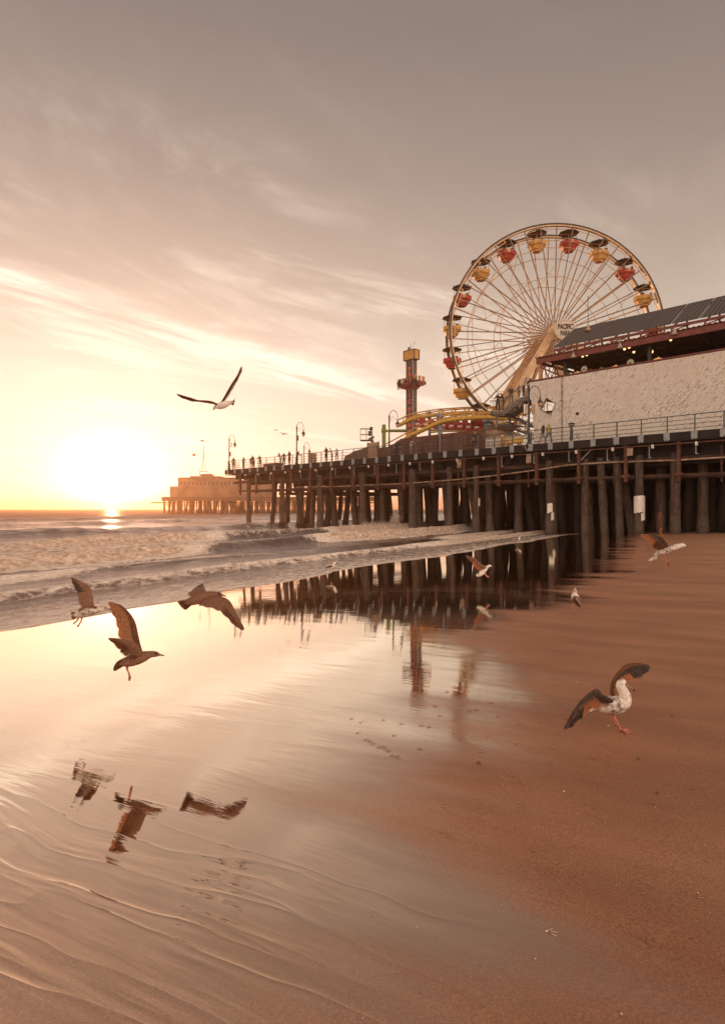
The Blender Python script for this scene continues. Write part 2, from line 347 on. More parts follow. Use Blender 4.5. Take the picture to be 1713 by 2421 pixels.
def shore_coords(g):
    pos = g.new('ShaderNodeNewGeometry').outputs['Position']
    sp = g.new('ShaderNodeSeparateXYZ'); g.l.new(pos, sp.inputs[0]); x, y, z = sp.outputs
    xr = g.m('SUBTRACT', x, SO.x); yr = g.m('SUBTRACT', y, SO.y)
    S = g.m('ADD', g.m('MULTIPLY', xr, SN.x), g.m('MULTIPLY', yr, SN.y))
    T = g.m('ADD', g.m('MULTIPLY', xr, ST.x), g.m('MULTIPLY', yr, ST.y))
    return pos, S, T
def m_sand():
    m = bpy.data.materials.new('beach_sand'); m.use_nodes = True; g = NG(m.node_tree); pb = g.n['Principled BSDF']
    pos, S, T = shore_coords(g)
    # how wet: a film of water below the wet line, whose edge runs out in fingers up the beach
    fing = g.noise(g.comb(g.m('MULTIPLY', S, .16), g.m('MULTIPLY', T, .75), 1.0), 1.0, 5, .6)
    soft = g.noise(g.comb(g.m('MULTIPLY', S, .3), g.m('MULTIPLY', T, .3), 4.0), 1.0, 3, .5)
    Sb = g.m('ADD', g.m('MULTIPLY', T, -.075), 9.0)
    Sb = g.m('ADD', Sb, g.m('MULTIPLY', g.m('MAXIMUM', g.m('SUBTRACT', .66, T), 0.0), .17))
    Sb = g.m('ADD', Sb, g.m('MULTIPLY', g.m('SUBTRACT', fing, .5), 5.0))
    Sb = g.m('ADD', Sb, g.m('MULTIPLY', g.m('SUBTRACT', soft, .5), 2.0))
    d = g.m('SUBTRACT', S, Sb)                                   # metres above the wet line
    wet = g.sm(d, 0.8, -1.1)                                     # 1 = mirror film
    damp = g.sm(d, 5.0, -0.5)
    grain = g.noise(pos, 95, 6, .85); lump = g.noise(pos, 7.0, 4, .6); speck = g.noise(pos, 130, 2, .6)
    tone = g.noise(g.comb(g.m('MULTIPLY', S, .5), g.m('MULTIPLY', T, 1.6), 0), .8, 5, .6)
    dry = g.mix(g.sm(tone, .3, .7), (.31, .168, .086), (.46, .265, .142))
    wetc = g.mix(g.sm(tone, .3, .7), (.30, .125, .066), (.42, .185, .10))
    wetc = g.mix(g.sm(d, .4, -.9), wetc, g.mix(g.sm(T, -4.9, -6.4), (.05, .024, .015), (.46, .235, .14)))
    c = g.mix(damp, dry, wetc)
    c = g.mix(g.sm(grain, .3, .75), g.mix(1., c, (.48, .46, .44), 'MULTIPLY'), g.mix(1., c, (1.55, 1.53, 1.50), 'MULTIPLY'))
    c = g.mix(g.sm(speck, .74, .80), c, (.75, .5, .35))
    g.l.new(c, pb.inputs['Base Color'])
    # backwash ridges drawn out up and down the beach
    wob = g.m('MULTIPLY', g.noise(g.comb(g.m('MULTIPLY', S, .5), g.m('MULTIPLY', T, .7), 7), 1., 3, .5), 1.1)
    r1 = g.noise(g.comb(g.m('MULTIPLY', S, .55), g.m('ADD', g.m('MULTIPLY', T, 3.6), g.m('MULTIPLY', wob, 2.2)), 0), 1.0, 3, .5, .5)
    r2 = g.noise(g.comb(g.m('MULTIPLY', S, 1.1), g.m('ADD', g.m('MULTIPLY', T, 13.0), g.m('MULTIPLY', wob, 3)), 3), 1.0, 4, .6, .4)
    r3 = g.noise(g.comb(g.m('MULTIPLY', S, 3.), g.m('MULTIPLY', T, 40.0), 5), 1.0, 3, .6)
    near = g.sm(T, -5.0, -7.0)                                    # ridges grow towards the lower beach in front
    rid = g.m('ADD', g.m('MULTIPLY', r1, g.m('ADD', g.m('MULTIPLY', near, 2.4), .34)), g.m('MULTIPLY', r2, g.m('ADD', g.m('MULTIPLY', near, .25), .09)))
    rid = g.m('ADD', rid, g.m('MULTIPLY', r3, .02))
    rg = g.noise(g.comb(g.m('MULTIPLY', S, .42), g.m('ADD', g.m('MULTIPLY', T, 3.4), g.m('MULTIPLY', wob, 1.6)), 11), 1.0, 2, .5, .4)
    rgd = g.m('POWER', g.m('SUBTRACT', 1.0, g.m('ABSOLUTE', g.m('MULTIPLY', g.m('SUBTRACT', rg, .5), 3.2)), clamp=True), 7.0)
    lowp = g.m('MULTIPLY', g.sm(T, -4.6, -6.3), g.sm(d, .8, -.8))
    rid = g.m('ADD', rid, g.m('MULTIPLY', g.m('MULTIPLY', rgd, lowp), .42))
    rid = g.m('MULTIPLY', g.m('MULTIPLY', rid, g.sm(d, 3.5, -1.0, .25, 1.0)), g.sm(T, 2.5, -3.5, .45, 1.0))
    nr = g.bump(rid, .8, .020)
    gr = g.bump(g.m('ADD', g.m('ADD', grain, g.m('MULTIPLY', speck, .7)), g.m('MULTIPLY', g.m('MULTIPLY', lump, 2.6), g.sm(d, -.3, 1.5))), .7, .0052, nr)
    g.l.new(gr, pb.inputs['Normal'])
    g.l.new(g.m('ADD', .80, g.m('MULTIPLY', damp, -.32)), pb.inputs['Roughness'])
    g.l.new(g.sm(d, -.8, 1.5, 0.0, .35), pb.inputs['Specular IOR Level'])
    # water film as a second layer
    gl = g.new('ShaderNodeBsdfGlossy'); lw = g.new('ShaderNodeLayerWeight'); g.l.new(g.mix(g.sm(lw.outputs['Facing'], .42, .78), (1.0, .80, .62), (1.0, .95, .86)), gl.inputs['Color'])
    g.l.new(g.m('ADD', .010, g.m('MULTIPLY', g.sm(d, -1.0, 1.0), .26)), gl.inputs['Roughness'])
    film = g.bump(rid, .7, .011); g.l.new(film, gl.inputs['Normal'])
    fr = g.new('ShaderNodeFresnel'); fr.inputs[0].default_value = 1.7; g.l.new(film, fr.inputs['Normal'])
    mx = g.new('ShaderNodeMixShader'); g.l.new(g.m('MULTIPLY', g.m('ADD', g.sm(T, -4.9, -6.8, .72, .40), g.m('MULTIPLY', fr.outputs[0], .35)), g.m('ADD', g.m('MULTIPLY', wet, .93), g.m('MULTIPLY', damp, .03)), clamp=True), mx.inputs[0])
    g.l.new(pb.outputs[0], mx.inputs[1]); g.l.new(gl.outputs[0], mx.inputs[2]); g.l.new(mx.outputs[0], g.n['Material Output'].inputs[0])
    return m
def m_sea():
    m = bpy.data.materials.new('sea_water'); m.use_nodes = True; g = NG(m.node_tree); pb = g.n['Principled BSDF']
    pos, S, T = shore_coords(g)
    at_ = g.new('ShaderNodeAttribute', attribute_name='foam', attribute_type='GEOMETRY').outputs['Fac']
    v1 = g.comb(g.m('MULTIPLY', S, 1.9), g.m('MULTIPLY', T, .8), 0)
    n = g.noise(v1, 1.6, 7, .68, .6); nf = g.noise(g.comb(g.m('MULTIPLY', S, 7.), g.m('MULTIPLY', T, 3.2), 0), 1., 5, .6, .5)
    cell = g.new('ShaderNodeTexVoronoi', feature='DISTANCE_TO_EDGE'); g.l.new(g.comb(g.m('MULTIPLY', S, 1.3), g.m('ADD', T, g.m('MULTIPLY', n, .8)), 0), cell.inputs['Vector']); cell.inputs['Scale'].default_value = 2.6
    lace = g.sm(cell.outputs['Distance'], .16, .02)
    k = g.m('ADD', g.m('MULTIPLY', at_, 1.5), g.m('ADD', g.m('MULTIPLY', n, .9), g.m('ADD', g.m('MULTIPLY', nf, .35), g.m('MULTIPLY', lace, .09))))
    foam = g.sm(k, 1.08, 1.42)
    wcol = g.mix(g.sm(S, -60, -160), g.mix(g.sm(S, -14, 0), (.040, .022, .015), (.11, .05, .028)), (.12, .055, .028))
    c = g.mix(foam, wcol, g.mix(g.sm(at_, .62, 1.0), g.mix(g.sm(nf, .34, .60), (.68, .52, .40), (.94, .82, .69)), g.mix(g.sm(nf, .28, .68), (.36, .23, .15), (.84, .67, .52)))); g.l.new(c, pb.inputs['Base Color'])  # foam on breaking faces browner: their backlit shade painted into the colour
    g.l.new(g.m('ADD', g.m('ADD', .10, g.m('MULTIPLY', foam, .5)), g.sm(S, -40, -160, 0.0, .35)), pb.inputs['Roughness']); g.l.new(g.sm(S, -30, -140, 1.85, 1.33), pb.inputs['IOR'])
    w1 = g.noise(g.comb(g.m('MULTIPLY', S, 1.6), g.m('MULTIPLY', T, .6), 2), 1.0, 6, .62, .3)
    w2 = g.noise(g.comb(g.m('MULTIPLY', S, .14), g.m('MULTIPLY', T, .05), 6), 1.0, 4, .6)
    far = g.sm(S, -20, -120)
    b1_ = g.bump(w2, .9, .7)
    b2_ = g.bump(w1, .8, .22, b1_); g.l.new(g.sm(S, -25, -130, .22, 1.5), b2_.node.inputs['Distance'])
    b3_ = g.bump(g.m('ADD', g.m('MULTIPLY', nf, foam), g.m('MULTIPLY', nf, .25)), .7, .05, b2_)
    g.l.new(b3_, pb.inputs['Normal'])
    return m
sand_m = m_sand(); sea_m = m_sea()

# ---------------------------------------------------------------- ground and sea
def grid_mesh(name, Sv, Tv, zf, m, attr=None):
    """sheet in shore coordinates; zf(S,T) -> z array"""
    Sg, Tg = np.meshgrid(Sv, Tv, indexing='ij')
    Z, A = zf(Sg, Tg)
    X = SO.x + Sg * SN.x + Tg * ST.x; Y = SO.y + Sg * SN.y + Tg * ST.y
    co = np.stack([X, Y, Z], -1).reshape(-1, 3).astype(np.float32)
    ns, nt = Sg.shape; idx = np.arange(ns * nt).reshape(ns, nt)
    q = np.stack([idx[:-1, :-1], idx[1:, :-1], idx[1:, 1:], idx[:-1, 1:]], -1).reshape(-1, 4)
    me = bpy.data.meshes.new(name); me.vertices.add(len(co)); me.vertices.foreach_set('co', co.ravel())
    me.loops.add(q.size); me.loops.foreach_set('vertex_index', q.ravel().astype(np.int32))
    me.polygons.add(len(q)); me.polygons.foreach_set('loop_start', np.arange(0, q.size, 4, dtype=np.int32))
    me.polygons.foreach_set('loop_total', np.full(len(q), 4, dtype=np.int32)) if hasattr(me.polygons[0], 'loop_total') and False else None
    me.update(calc_edges=True); me.validate()
    me.polygons.foreach_set('use_smooth', np.ones(len(me.polygons), dtype=bool))
    if A is not None:
        a = me.attributes.new('foam', 'FLOAT', 'POINT'); a.data.foreach_set('value', A.ravel().astype(np.float32))
    me.materials.append(m); o = bpy.data.objects.new(name, me); COL.objects.link(o)
    if me.polygons[0].normal.z < 0: me.flip_normals()
    return o
rng = np.random.RandomState(5)
_tab = rng.rand(256, 256)
def vn(x, y):
    """value noise, arrays"""
    xi = np.floor(x).astype(int); yi = np.floor(y).astype(int); fx = x - xi; fy = y - yi
    fx = fx * fx * (3 - 2 * fx); fy = fy * fy * (3 - 2 * fy)
    a = _tab[xi % 256, yi % 256]; b = _tab[(xi + 1) % 256, yi % 256]; c = _tab[xi % 256, (yi + 1) % 256]; d = _tab[(xi + 1) % 256, (yi + 1) % 256]
    return (a * (1 - fx) + b * fx) * (1 - fy) + (c * (1 - fx) + d * fx) * fy
def fbm(x, y, o=4):
    s = 0; a = .5
    for i in range(o): s = s + a * vn(x * 2 ** i + 17 * i, y * 2 ** i + 5 * i); a *= .5
    return s
def sstep(x, a, b):
    t = np.clip((x - a) / (b - a), 0, 1); return t * t * (3 - 2 * t)
def sandf(S, T):
    t = 7.5 - S
    z = np.where(S < 30, -.0855 + .022 * (S - 7.5), .4095 + .002 * (S - 30))
    z = np.where(S < 7.5, -.0855 - .022 * t - .028 * t * t / 7.0, z); z = np.where(S < 4, -.2115 - .05 * (4 - S), z); z = np.maximum(z, -6)
    z = z + (fbm(S * .35, T * .35, 3) - .45) * .008
    return z, None
geo = lambda a, b, n: list(np.geomspace(a, b, n))
Sv = np.array([-2550, -1000, -300] + list(np.linspace(-100, -22, 14)) + list(np.linspace(-20, 30, 120)) + geo(32, 2550, 16))
Tv = np.array([-x for x in geo(32, 2550, 14)][::-1] + list(np.linspace(-30, 80, 200)) + geo(84, 2550, 16))
tag(grid_mesh('sand', Sv, Tv, sandf, sand_m), kind='structure')
def edge_w(T): return (fbm(T * .13 + 3.1, T * 0 + 1.5, 3) - .45) * 2.8 + (fbm(T * .55, T * 0 + 7, 3) - .43) * .55
def seaf(Sg, Tg):
    s = -Sg; T = Tg; s1 = s - edge_w(T)                       # metres out from the water's edge
    sz = -.4115 - .05 * s
    lvl = -.42
    z = np.full(s.shape, lvl); foam = np.zeros(s.shape)
    far = sstep(s, 20, 120)
    # chop
    z += (fbm(s * .55, T * .25 + 9, 4) - .47) * .17 * sstep(s, 1, 9) * (1 + 1.8 * far) * (1 - sstep(s, 250, 700))
    z += (fbm(s * .06, T * .012 + 2, 3) - .45) * .6 * sstep(s, 22, 60) * (1 - sstep(s, 500, 1200))
    #   s0, height, front width, back width, breaking stretches of T
    waves = [(3.4, .20, .25, .9, lambda T: sstep(T, 22, 34) * (1 - sstep(T, 60, 70)) * .9 + .12, .55),
             (6.7, .16, .4, 1.0, lambda T: sstep(T, 30, 38) * .7 + (1 - sstep(T, 2, 9)) * .4, 1.0),
             (10.7, .54, .50, 1.7, lambda T: np.clip((1 - sstep(T, 11, 17)) * .95 + sstep(T, 23, 29), 0, 1), 1.3),
             (19.1, .64, .70, 2.2, lambda T: np.clip(.15 + .8 * (1 - sstep(T, 20, 27)) + .95 * sstep(T, 36, 42), 0, 1), 1.6),
             (37.0, .62, 1.6, 4.5, lambda T: .12 + 0 * T, 2.6), (62.0, .5, 2.5, 6, lambda T: 0 * T, 4), (105.0, .5, 4, 9, lambda T: 0 * T, 6)]
    for i, (s0, A, wf, wb, br, wig) in enumerate(waves):
        c = s0 + (fbm(T * .06 + i * 9.3, T * 0 + i, 3) - .45) * wig * 2.4 + (fbm(T * .5 + i * 3, T * 0 + i * 2, 2) - .37) * wig * .3
        amp = A * (.62 + .9 * fbm(T * .10 + 31 * i, T * 0 + 4, 2))
        d = s - c; f = np.where(d < 0, np.exp(-(d / wf) ** 2), np.exp(-(d / wb) ** 2))
        b = br(T)
        z += amp * f
        rough = (fbm(s * 2.6, T * 2.2 + i, 4) - .42)
        z += amp * .55 * rough * b * np.exp(-((d + wf * .5) / (wf * 2.2)) ** 2)
        # foam on the breaking face and the soup thrown ahead of it
        foam += b * np.exp(-((d + wf * .7) / (wf * 1.5)) ** 2) * 1.1
        foam += b * .20 * np.where(d > 0, np.exp(-(d / (wb * 1.5)) ** 2), 0)
        foam += .12 * np.exp(-((d + .2 * wf) / (wf * .5)) ** 2) * (s0 < 30)
    foam += .25 * np.exp(-(s1 / 3.2) ** 2) + .07 * (1 - sstep(s, 8, 16)) * (.5 + fbm(s * .5, T * .2, 3))
    foam += .55 * np.exp(-((s1 - .06) / .09) ** 2)
    foam += .10 * (1 - sstep(s, 18, 40))
    film = sz + .028 * (1 - np.exp(-np.maximum(s1, 0) / .12)) + .02 * np.clip(s1 / 4, 0, 1) * fbm(s * 1.2, T * .8, 3)
    z = np.maximum(z, film)
    z = np.where(s1 < 0, sz - .03 - .02 * np.minimum(-s1, 5), z)
    foam *= 1 - .55 * sstep(T, 44, 52) * sstep(-s, -30, -6)      # quieter water under the pier
    return z, np.clip(foam, 0, 1.3)
sv = np.array(list(np.linspace(-1.6, 2.5, 90)) + list(np.linspace(2.57, 26, 260)) + list(np.linspace(26.4, 110, 130)) + geo(113, 2500, 40))
Tv2 = np.array([-x for x in geo(8, 2500, 36)][::-1] + list(np.linspace(-6, 75, 420)) + geo(76, 2500, 64))
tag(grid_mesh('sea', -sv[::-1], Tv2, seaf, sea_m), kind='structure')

# ================================================================ the pier
aL = au(533, 0)[0]; aR = -16.0                                  # ends of the near section along its front edge
DW = 36.0
pier = thing('pier', 'long dark timber pier on rows of pilings carrying the amusement park', 'pier')
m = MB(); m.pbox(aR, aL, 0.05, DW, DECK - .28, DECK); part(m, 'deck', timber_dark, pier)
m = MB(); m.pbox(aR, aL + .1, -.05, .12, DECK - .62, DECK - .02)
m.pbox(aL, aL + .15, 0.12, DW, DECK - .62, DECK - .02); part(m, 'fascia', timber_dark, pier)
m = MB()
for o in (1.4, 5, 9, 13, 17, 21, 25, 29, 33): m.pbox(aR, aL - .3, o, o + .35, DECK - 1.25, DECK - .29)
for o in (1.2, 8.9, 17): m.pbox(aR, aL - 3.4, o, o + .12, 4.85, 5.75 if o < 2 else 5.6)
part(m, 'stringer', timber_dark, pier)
m = MB()
m.pbox(aR, aL - 1.0, .75, .95, 5.10, 5.38); m.pbox(aR, aL - 3, .5, .62, 3.98, 4.16); m.pbox(aR, aL - 3, 1.9, 2.1, 3.92, 4.2)
m.pbox(aR, aL - 8, 5.4, 5.6, 4.0, 4.25); m.pbox(aR, aL - 5, 11, 11.2, 4.1, 4.4)
part(m, 'walkway_beam', timber, pier)
m = MB(); m.pbox(aR, aL, -.12, -.04, DECK - .84, DECK - .76)
k = aR
while k < aL - 1: m.pbox(k, k + .14, -.2, -.05, DECK - 1.02, DECK - .76, 1); k += 2.9
part(m, 'conduit', [rust, white_m], pier)
pipe = [P(au(u, .3)[0], .3, zu(u, v, .3)) for u, v in ((1713, 1081), (1596, 1088), (1440, 1093), (1347, 1099), (1260, 1112), (1180, 1123), (1080, 1134), (960, 1143), (800, 1150), (700, 1152))]
m = MB(); m.tube(pipe, .07, 6); part(m, 'drain_pipe', pipe_m, pier)
# hangers with their short arms, at the front edge
a = aR + .9; i = 0
while a < aL - 1.5:
    m = MB(); zb = 3.65
    m.pbox(a, a + .22, .05, .27, zb, DECK - .63); m.pbox(a - .16, a + .38, .0, .3, 4.0, 4.2)
    if i % 2: m.pbox(a + 1.3, a + 1.42, .9, 1.02, 3.5, 6.0)
    part(m, 'hanger', rust, pier); a += 3.7; i += 1
m = MB()
a = aR + 2.2
while a < aL - 6:
    if random.random() < .55:
        z0 = random.choice([5.3, 5.2, 5.4]); m.pbox(a, a + .05, -.1, -.04, z0, z0 + .85); m.pbox(a - .12, a, -.1, -.04, z0, z0 + .06); part(m, 'drain_spout', plate_m, pier); m = MB()
    a += 3.1
m.bar(P(au(1372, .1)[0], .1, zu(1372, 1088, .1)), P(au(1398, .1)[0], .1, zu(1398, 1062, .1)), .06, .06)
m.bar(P(au(1238, -.06)[0], -.06, 6.98), P(au(1246, -.06)[0], -.06, 6.45), .07, .05); m.bar(P(au(1252, -.06)[0], -.06, 6.95), P(au(1246, -.06)[0], -.06, 6.45), .07, .05)
tag(part(m, 'brace', plate_m, pier), kind='stuff')
for u, z0, z1 in ((1257, 5.45, 6.2), (1497, 5.55, 6.1), (1092, 5.4, 6.15)):
    m = MB(); q = au(u, 0)[0]; m.pbox(q, q + .42, -.22, -.12, z0, z1); m.pbox(q + .03, q + .39, -.25, -.222, z0 + .05, z1 - .05); part(m, 'junction_box', pipe_m, pier)
# diagonal cross bracing and bent caps
m = MB()
a = aR
while a < aL - 2:
    m.pbox(a - .18, a + .18, .7, DW - 1, 5.55, 5.98 - .0)
    a += 3.75
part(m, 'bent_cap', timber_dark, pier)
def piling(a, o, lean_a, lean_o, r, flare, jacket=None, top=5.6, mt=None):
    b = P(a, o, 0); S = (b.x - SO.x) * SN.x + (b.y - SO.y) * SN.y
    zb = min(sand_z(S) - .25, -.6) if S < 0 else sand_z(S) - .25
    m = MB(); rr = random.Random(int(a * 97 + o * 31))
    pts = []; rad = []
    for i in range(9):
        t = i / 8; z = top + (zb - top) * t
        pts.append(P(a + lean_a * t, o + lean_o * t, z)); q = r * (1 + .10 * rr.uniform(-1, 1))
        if flare: q *= 1 + .55 * sstep(np.array(t), .72, .97)
        rad.append(float(q * (0.92 + .16 * t)))
    m.tube(pts, rad, 9)
    ob = part(m, 'piling', mt or pile_m, pier)
    return ob
npl = 0
a_first = au(1510, .45)[0]
# front row, seen one by one
fr = [(588, .30, 0, 0, .9), (667, .34, 0, 0, 1.3), (757, .42, 0, 0, 1.2), (857, .42, 0, 0, 1.1), (975, .38, 0, 0, .6), (1062, .30, 0, 0, 0), (1125, .29, 0, 0, 0), (1298, .31, 0, 0, 0), (1383, .30, .3, .5, 0), (1418, .30, 0, .8, 0), (1457, .28, 0, .6, 0), (1510, .33, 0, 0, 0), (1595, .33, 0, 0, 0)]
for u, r, la, lo, fl in fr:
    piling(au(u, .55)[0], .55, la, lo, r, fl > .5, mt=front_pile); npl += 1
for u, la, lo, fl in ((680, .0, 0, 1), (652, 1.2, 0, 1), (697, -2.3, 0, 1), (745, 1.0, 0, 1), (770, -.6, 0, 1)):
    piling(au(u, 2.5)[0], 2.5, la, lo, .30, fl, top=5.4); npl += 1
rr = random.Random(11)
rows = [2.8, 5.5, 8.6, 12, 15.5, 19.5, 24]
for ri, o in enumerate(rows):
    a = aR + rr.uniform(0, 2)
    while a < aL - (10.5 if ri < 6 else 6) and npl < 98:
        step = [2.9, 3.1, 3.5, 4.2, 5.0, 6.5, 8][ri]
        piling(a + rr.uniform(-.5, .5), o + rr.uniform(-.6, .6), rr.choice([0, 0, .6, -.7, 1.0, -1.1]), rr.choice([0, 0, .6, -.6]), rr.uniform(.27, .40), o < 14 and a > 12, top=5.5, mt=front_pile if o < 4 else None)
        npl += 1; a += step
m = MB()                                                       # the pilings past the first hundred
for o in (16.5, 20, 23.5, 27, 30.5, 34):
    a = aR
    while a < aL - 2:
        if rr.random() < (.95 if a < 30 else .45):
            x = rr.uniform(-.8, .8); ln = rr.choice([0, .8, -.8]); m.tube([P(a + x, o, 5.5), P(a + x + ln * .5, o, 2.5), P(a + x + ln, o, -1.6)], [.3, .32, .38], 7)
        if a < 26: m.tube([P(a + 1.3, o + 1.6, 5.5), P(a + 1.3 + rr.uniform(-.8, .8), o + 1.6, -1.6)], [.32, .4], 7)
        a += 2.6
for o in (4.4, 7.1, 10.4, 13.8, 15.2):
    a = aR + .7
    while a < 29:
        if a < 24 or rr.random() < .5: ln = rr.choice([0, .5, -.5]); m.tube([P(a, o, 5.5), P(a + ln, o + .2, -1.4)], [.29, .36], 7)
        a += rr.uniform(1.7, 2.7)
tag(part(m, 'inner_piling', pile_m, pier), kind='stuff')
# white jackets on three of the pilings
def jacket(u, v0, v1, r, a0, a1):
    a = au(u, .55)[0]; z1 = zu(u, v0, .2); z0 = zu(u, v1, .2); m = MB(); c = P(a, .55, 0); vs = []; fs = []; K = 10
    for i in range(K + 1):
        th = a0 + (a1 - a0) * i / K; j = .05 * ((i // 3 * 7) % 3 - 1)
        for rr_, z in ((r, z1 + j * .5), (r, z0 + j), (r + .02, z0 + j), (r + .02, z1 + j * .5)):
            vs.append((c.x + rr_ * math.cos(th), c.y + rr_ * math.sin(th), z))
    for i in range(K):
        b = i * 4
        for q in range(4): fs.append((b + q, b + (q + 1) % 4, b + 4 + (q + 1) % 4, b + 4 + q))
    fs += [(0, 1, 2, 3), tuple(K * 4 + q for q in (3, 2, 1, 0))]
    m.add(vs, fs); part(m, 'jacket', white_m, pier)
jacket(1510, 1172, 1212, .37, R(175), R(325)); jacket(1510, 1212, 1230, .37, R(265), R(325)); jacket(1298, 1190, 1212, .35, R(225), R(295)); jacket(1298, 1212, 1229, .35, R(275), R(330)); jacket(1125, 1178, 1196, .33, R(290), R(335))
# the lower landing seen through the pilings
m = MB(); m.pbox(aL - 16, aL - 4, 6, 22, 3.6, 3.9)
for k in range(8): m.pbox(aL - 16 + k * 1.7, aL - 15.9 + k * 1.7, 6, 6.1, 3.9, 5.0)
part(m, 'lower_landing', timber, pier)

# railing along the front edge
rl = thing('pier_railing', 'grey blue metal railing with four rails along the pier edge', 'railing', tuple(P(aR, .2, DECK)))
a = aR + .3; 
while a < aL + .1:
    m = MB(); m.pbox(a, a + .07, .0, .07, DECK - .3, DECK + 1.12); po = part(m, 'post', rail_m, rl)
    m = MB(); m.pbox(a - .17, a + .24, -.09, -.06, DECK - .52, DECK + .02)
    for q in (-.1, .1): m.lathe(P(a + .035 + q, -.08, DECK - .60), [(.035, 0), (.045, .03), (.035, .09)], 6)
    mp = m.build('mounting_plate', plate_m); mp.parent = po; mp.location = -Vector(po.location) - Vector(rl.location)
    a += 1.8
for h, r in ((1.12, .035), (.80, .022), (.50, .022), (.20, .022)):
    m = MB(); m.tube([P(aR, .035, DECK + h), P(aL, .035, DECK + h)], r, 8); part(m, 'rail', rail_m, rl)
m = MB()
for h in (1.12, .8, .5, .2): m.tube([P(aL, .035, DECK + h), P(aL, 6, DECK + h)], .025, 6)
for o in (2, 4, 6): m.pbox(aL - .03, aL + .03, o, o + .06, DECK - .2, DECK + 1.12)
part(m, 'end_rail', rail_m, rl)

# ---------------------------------------------------------------- street lamps on the deck
def lamp(u, o, h, label, box=None, banner=False, sc=1.0):
    a = au(u, o)[0]; b = P(a, o, DECK)
    t = thing('street_lamp', label, 'street lamp', tuple(b), 'gooseneck lamps along the pier')
    m = MB(); m.lathe(b, [(.20 * sc, 0), (.22 * sc, .12), (.15 * sc, .25), (.15 * sc, .75), (.10 * sc, .9), (.085 * sc, 1.0), (.07 * sc, h - .75), (.1 * sc, h - .72), (.1 * sc, h - .6), (.05 * sc, h - .55), (.03, h - .4)], 10)
    part(m, 'pole', iron, t)
    d = Vector((.94, -.34, 0)).normalized(); r = .45 * sc; c = b + d * r + Vector((0, 0, h - .75))
    arc = [c + d * (-r * math.cos(q)) + Vector((0, 0, .75 * sc * math.sin(q))) for q in [math.pi * i / 14 for i in range(15)]]
    arc = [b + Vector((0, 0, h - .95))] + arc + [c + d * r + Vector((0, 0, -.25 * sc))]
    m = MB(); m.tube(arc, .032 * sc, 7)
    s0 = b + Vector((0, 0, h - 1.0)); cv = catmull([s0, s0 + d * .3 * sc + Vector((0, 0, .42)), s0 + d * .62 * sc + Vector((0, 0, .12)), s0 + d * .95 * sc + Vector((0, 0, -.1)), s0 + d * 1.0 * sc + Vector((0, 0, .12))], 12)
    m.tube(cv, .016, 5)
    cc = s0 + d * .22 * sc + Vector((0, 0, -.02)); m.tube([cc + d * (.13 * math.cos(q)) + Vector((0, 0, .13 * math.sin(q))) for q in [i * .5 for i in range(12)]], .014, 5)
    part(m, 'arm', iron, t)
    L = c + d * r + Vector((0, 0, -.25 * sc))
    m = MB(); m.lathe(L + Vector((0, 0, -.42 * sc)), [(.24 * sc, 0), (.23 * sc, .06 * sc), (.13 * sc, .2 * sc), (.06 * sc, .3 * sc), (.05 * sc, .42 * sc)], 12); sh = part(m, 'lamp_shade', iron, t)
    m = MB(); m.lathe(L + Vector((0, 0, -.78 * sc)), [(.02, 0), (.09 * sc, .05 * sc), (.17 * sc, .15 * sc), (.2 * sc, .26 * sc), (.19 * sc, .36 * sc)], 12); part(m, 'globe', globe_m, t)
    if box is not None:
        m = MB(); q = b + Vector((.09, -.05, box)); m.box(q.x - .11, q.x + .15, q.y - .12, q.y + .1, q.z, q.z + .62); part(m, 'control_box', iron, t)
        m = MB(); m.bar(b + Vector((.05, 0, h - 1.55)), b + Vector((.38, -.1, h - 1.62)), .1, .1); m.bar(b + Vector((.3, 0, h - 1.45)), b + Vector((.38, -.1, h - 1.15)), .1, .1)
        if u < 600: part(m, 'camera', iron, t)
    if banner:
        for s_, mm in ((-1, plate_m), (1, tan_m)):
            m = MB(); x0 = b.x + (s_ * .22 if s_ > 0 else -.42); m.box(x0, x0 + .26 if s_ > 0 else x0 + .30, b.y - .12, b.y + .06, DECK + 1.75 + .9, DECK + 2.4 + 1.05)
            part(m, 'pole_sign' if s_ > 0 else 'utility_box', mm, t)
    return t
lamp(1249.5, .75, 4.95, 'near gooseneck lamp standing in front of the streaked white wall', banner=True)
lamp(919.4, .7, 4.75, 'gooseneck lamp between the lift basket and the drop tower')
lamp(701, .7, 5.1, 'tall gooseneck lamp above the middle of the railing with a box on its pole', box=2.9)
lamp(541.7, .7, 4.9, 'gooseneck lamp with a camera at the far end of the railing', box=1.9)
lamp(718.5, 14.0, 4.8, 'smaller looking gooseneck lamp farther back behind the tall lamp')
# bollard light
b = P(au(1350, .8)[0], .8, DECK); t = thing('viewing_post', 'short dark post with a wide open ring top behind the railing', 'post', tuple(b))
m = MB(); m.lathe(b, [(.13, 0), (.13, .9), (.11, .95), (.11, 1.2)], 10); part(m, 'post_body', iron, t)
m = MB(); m.lathe(b + Vector((0, 0, 1.2)), [(.05, 0), (.18, .04), (.22, .12), (.2, .13), (.15, .06), (.04, .05)], 12); m.lathe(b + Vector((0, 0, 1.42)), [(.26, 0), (.27, .05), (.18, .1), (.03, .14)], 12)
for q in range(4): m.bar(b + Vector((.2 * math.cos(q * 1.57), .2 * math.sin(q * 1.57), 1.3)), b + Vector((.24 * math.cos(q * 1.57), .24 * math.sin(q * 1.57), 1.43)), .03, .03)
part(m, 'ring_top', iron, t)

# ================================================================ building with the solar roof
WO = 3.5; ZT = 12.9
bld = thing('restaurant_building', 'open topped two storey building with a streaked white wall and solar roof', 'building', tuple(P(10, WO, DECK)))
aw1 = au(1250, WO)[0]; aw0 = au(1262, WO)[0]; awR = -14.0
